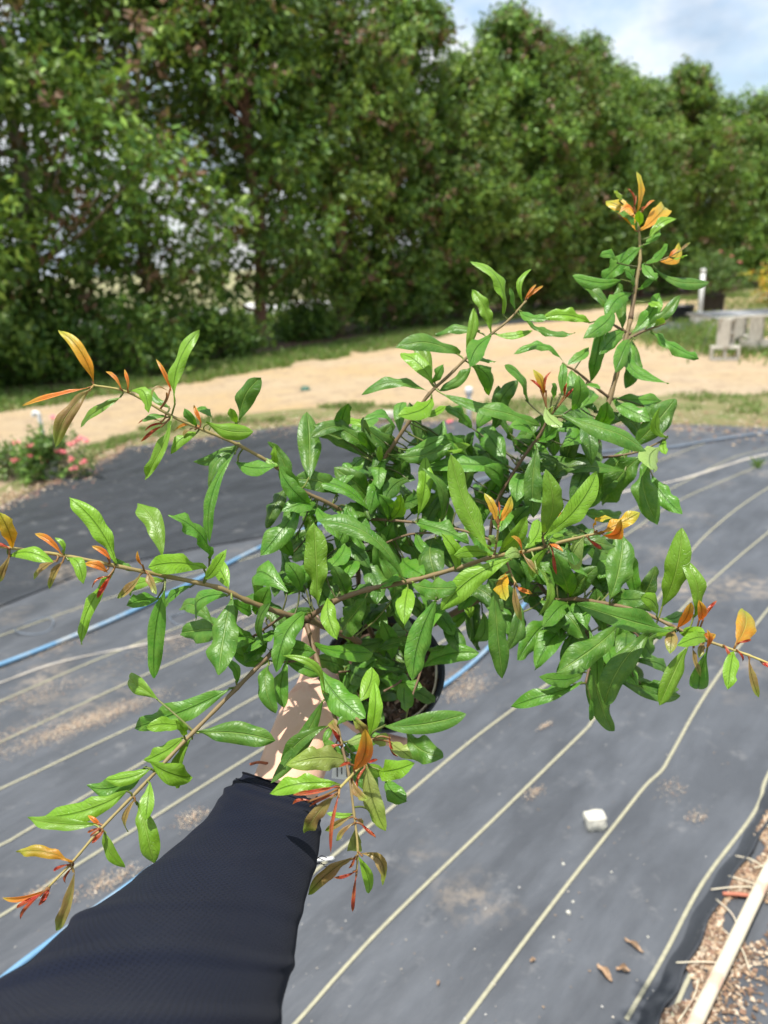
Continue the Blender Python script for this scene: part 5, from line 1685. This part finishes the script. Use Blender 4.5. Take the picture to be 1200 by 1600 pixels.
# thumb along the near left side of the rim
chain(palm, [(jp(487, 1035, .885), (.0165, .0150)), (jp(484, 1002, .893), (.0122, .0120)), (jp(488, 975, .900), (.0108, .0100)), (jp(492, 958, .905), (.0080, .0075))])
# four fingers wrapped under the pot, tips showing below its right side
for (a, b, c, d_) in [((556, 1060, 1.02), (590, 1050, 1.075), (628, 1052, 1.08), (660, 1060, 1.07)),
                      ((560, 1085, 1.015), (595, 1085, 1.070), (636, 1092, 1.07), (668, 1100, 1.055)),
                      ((560, 1110, 1.005), (595, 1120, 1.055), (632, 1128, 1.05), (660, 1140, 1.035)),
                      ((556, 1132, .985), (585, 1150, 1.025), (615, 1158, 1.02), (641, 1163, 1.005))]:
    chain(palm2, [(jp(*a), (.0105, .0105)), (jp(*b), (.0092, .0092)), (jp(*c), (.0086, .0086)), (jp(*d_), (.0076, .0076))])
me = bpy.data.meshes.new('arm')
me.from_pydata([tuple(v) for v in bmv], bme, [])
arm = bpy.data.objects.new('arm', me); C.objects.link(arm)
md = arm.modifiers.new('skin', 'SKIN'); md.use_smooth_shade = True; md.branch_smoothing = 0.6
for k, v in enumerate(me.skin_vertices[0].data):
    v.radius = rad[k]; v.use_root = (k == 0)
ms = arm.modifiers.new('sub', 'SUBSURF'); ms.levels = 2; ms.render_levels = 2
bpy.context.view_layer.update()
dg = bpy.context.evaluated_depsgraph_get()
am = bpy.data.meshes.new_from_object(arm.evaluated_get(dg))
bpy.data.objects.remove(arm)
am.materials.clear()
am.polygons.foreach_set('use_smooth', [True] * len(am.polygons))
link('arm', am, M_skin, person)
# nail of the little finger that shows below the pot
def sleeve_f(t):
    uv = node(t, 'ShaderNodeUVMap')
    mp_ = node(t, 'ShaderNodeMapping'); mp_.inputs['Scale'].default_value = (1, 1, 1)
    t.links.new(uv.outputs[0], mp_.inputs['Vector'])
    br = node(t, 'ShaderNodeTexBrick', Scale=1.0)
    br.inputs['Brick Width'].default_value = 0.0056; br.inputs['Row Height'].default_value = 0.0021
    br.inputs['Mortar Size'].default_value = 0.0007; br.inputs['Mortar Smooth'].default_value = 1.0
    t.links.new(mp_.outputs[0], br.inputs['Vector'])
    inv = node(t, 'ShaderNodeMath', operation='SUBTRACT'); inv.inputs[0].default_value = 1.0
    t.links.new(br.outputs['Fac'], inv.inputs[1])
    col = mixc(t, inv.outputs[0], (0.0003, 0.0005, 0.0015), (0.0066, 0.0100, 0.025))
    col = mixc(t, noise_fac(t, 12, 5, .6, lo=.3, hi=.8), col, mixc(t, 0.5, col, (0.010, 0.014, 0.028)))
    nb = bump(t, inv.outputs[0], 0.6, 0.0008)
    return pbsdf(t, col, 0.78, nb, 0.10, Sheen_Weight=0.03, Sheen_Roughness=0.5)
M_sleeve = material('knit_sleeve', sleeve_f)
RINGS = [  # left px, right px, depth
 ((386, 1207), (496, 1244), .735), ((352, 1238), (504, 1286), .70), ((318, 1285), (499, 1332), .655), ((262, 1330), (483, 1380), .605),
 ((195, 1388), (470, 1432), .555), ((118, 1447), (461, 1487), .505), ((40, 1528), (447, 1545), .455), ((-50, 1600), (434, 1622), .405), ((-150, 1700), (420, 1730), .36)]
cen, rr_, lat = [], [], []
for (l, r_, d) in RINGS:
    a_, b_ = P(*l, d), P(*r_, d)
    cen.append((a_ + b_) / 2); rr_.append((b_ - a_).length / 2); lat.append((b_ - a_).normalized())
for c, r_ in ((Vector((-.20, .05, 1.30)), .085), (Vector((-.22, -.08, 1.38)), .09)):
    cen.append(c); rr_.append(r_); lat.append(lat[-1])
cp = catmull(cen, 16)
rp = [v.x for v in catmull([Vector((x, 0, 0)) for x in rr_], 16)]
lp = catmull(lat, 16)
sides = 160
V, F, U = [], [], []
n = len(cp)
arc = 0
vw = [(Vector((0, 0, CAM_H)) - c).normalized() for c in cp]
def ridge(s, a):
    """bunched folds near the cuff, long soft ones further up"""
    w1 = math.exp(-((s - .055) / .055) ** 2)
    w2 = math.exp(-((s - .60) / .16) ** 2)
    x = s * 150 + 1.2 * math.sin(a * 2 + .5) + 1.1 * noise.noise(Vector((math.cos(a) * 1.5, math.sin(a) * 1.5, s * 9)))
    f1 = (math.sin(x)) * w1 * 0.0018
    y = s * 46 + 3.0 * math.sin(a + .9) + 1.6 * noise.noise(Vector((math.cos(a), math.sin(a), s * 5 + 3)))
    f2 = (max(0, math.sin(y)) ** 2) * 0.0060 * (w2 * (.5 + .5 * math.cos(a - 2.4)) + .16) 
    f3 = noise.noise(Vector((math.cos(a) * 1.3, math.sin(a) * 1.3, s * 5))) * .0038
    return f1 + f2 + f3
for i in range(n):
    t = (cp[min(i + 1, n - 1)] - cp[max(i - 1, 0)]).normalized()
    if i: arc += (cp[i] - cp[i - 1]).length
    x = lp[i].normalized()
    y = (vw[i] - x * vw[i].dot(x)).normalized()
    s = i / (n - 1)
    k_ = (rp[i] / max(1e-6, rp[i]))
    # the lateral axis is skewed relative to the tube axis; widen so the outline still spans l..r
    wx = rp[i]
    for k in range(sides + 1):
        a = 2 * math.pi * k / sides
        rd = ridge(s, a)
        if i == 0: rd -= .001
        V.append(cp[i] + x * math.cos(a) * (wx + rd) + y * math.sin(a) * (rp[i] * (.82 + .35 * min(1, s * 8)) + rd) - PS0)
        U.append((a * 0.062, arc))
st = sides + 1
for i in range(n - 1):
    for k in range(sides):
        F.append((i * st + k, i * st + k + 1, (i + 1) * st + k + 1, (i + 1) * st + k))
sl = mesh_obj('sleeve', V, F, M_sleeve, person, uvs=U)
sol = sl.modifiers.new('thick', 'SOLIDIFY'); sol.thickness = 0.0016; sol.offset = -1
# hem and its stitch line
for (i0, rad_, nm, off) in ((1, .0013, 'cuff_hem', .0004), (6, .0005, 'stitch_line', .0010)):
    path = [Vector(V[i0 * st + k]) + (Vector(V[i0 * st + k]) - (cp[i0] - PS0)).normalized() * off for k in range(sides + 1)]
    v, f = tube_geo(path, rad_, 5, cap=False)
    mesh_obj(nm, v, f, M_sleeve, person)
# loose threads at the frayed side of the cuff
r = random.Random(3)
for k in range(5):
    p = P(487 + r.uniform(-3, 3), 1342 + r.uniform(-6, 10), .665) - PS0
    q = [p]
    for m_ in range(4): q.append(q[-1] + Vector((r.uniform(0, .0045), r.uniform(-.002, .002), r.uniform(-.004, .002))))
    v, f = tube_geo(catmull(q, 4), .00032, 4, cap=False); mesh_obj('loose_thread', v, f, M_sleeve, person)
# reddish dry scrap on the cuff
p = P(404, 1195, .728)
tag(tube('dry_scrap', [p + Vector((-.008, 0, .001)), p + Vector((0, 0, .003)), p + Vector((.009, 0, .001))], .0014, speckled('dry_petal', (.45, .14, .06), (.3, .08, .04), 200), sides=5, n=3), 'small reddish brown scrap of dry leaf stuck on the cuff', 'leaf scrap')
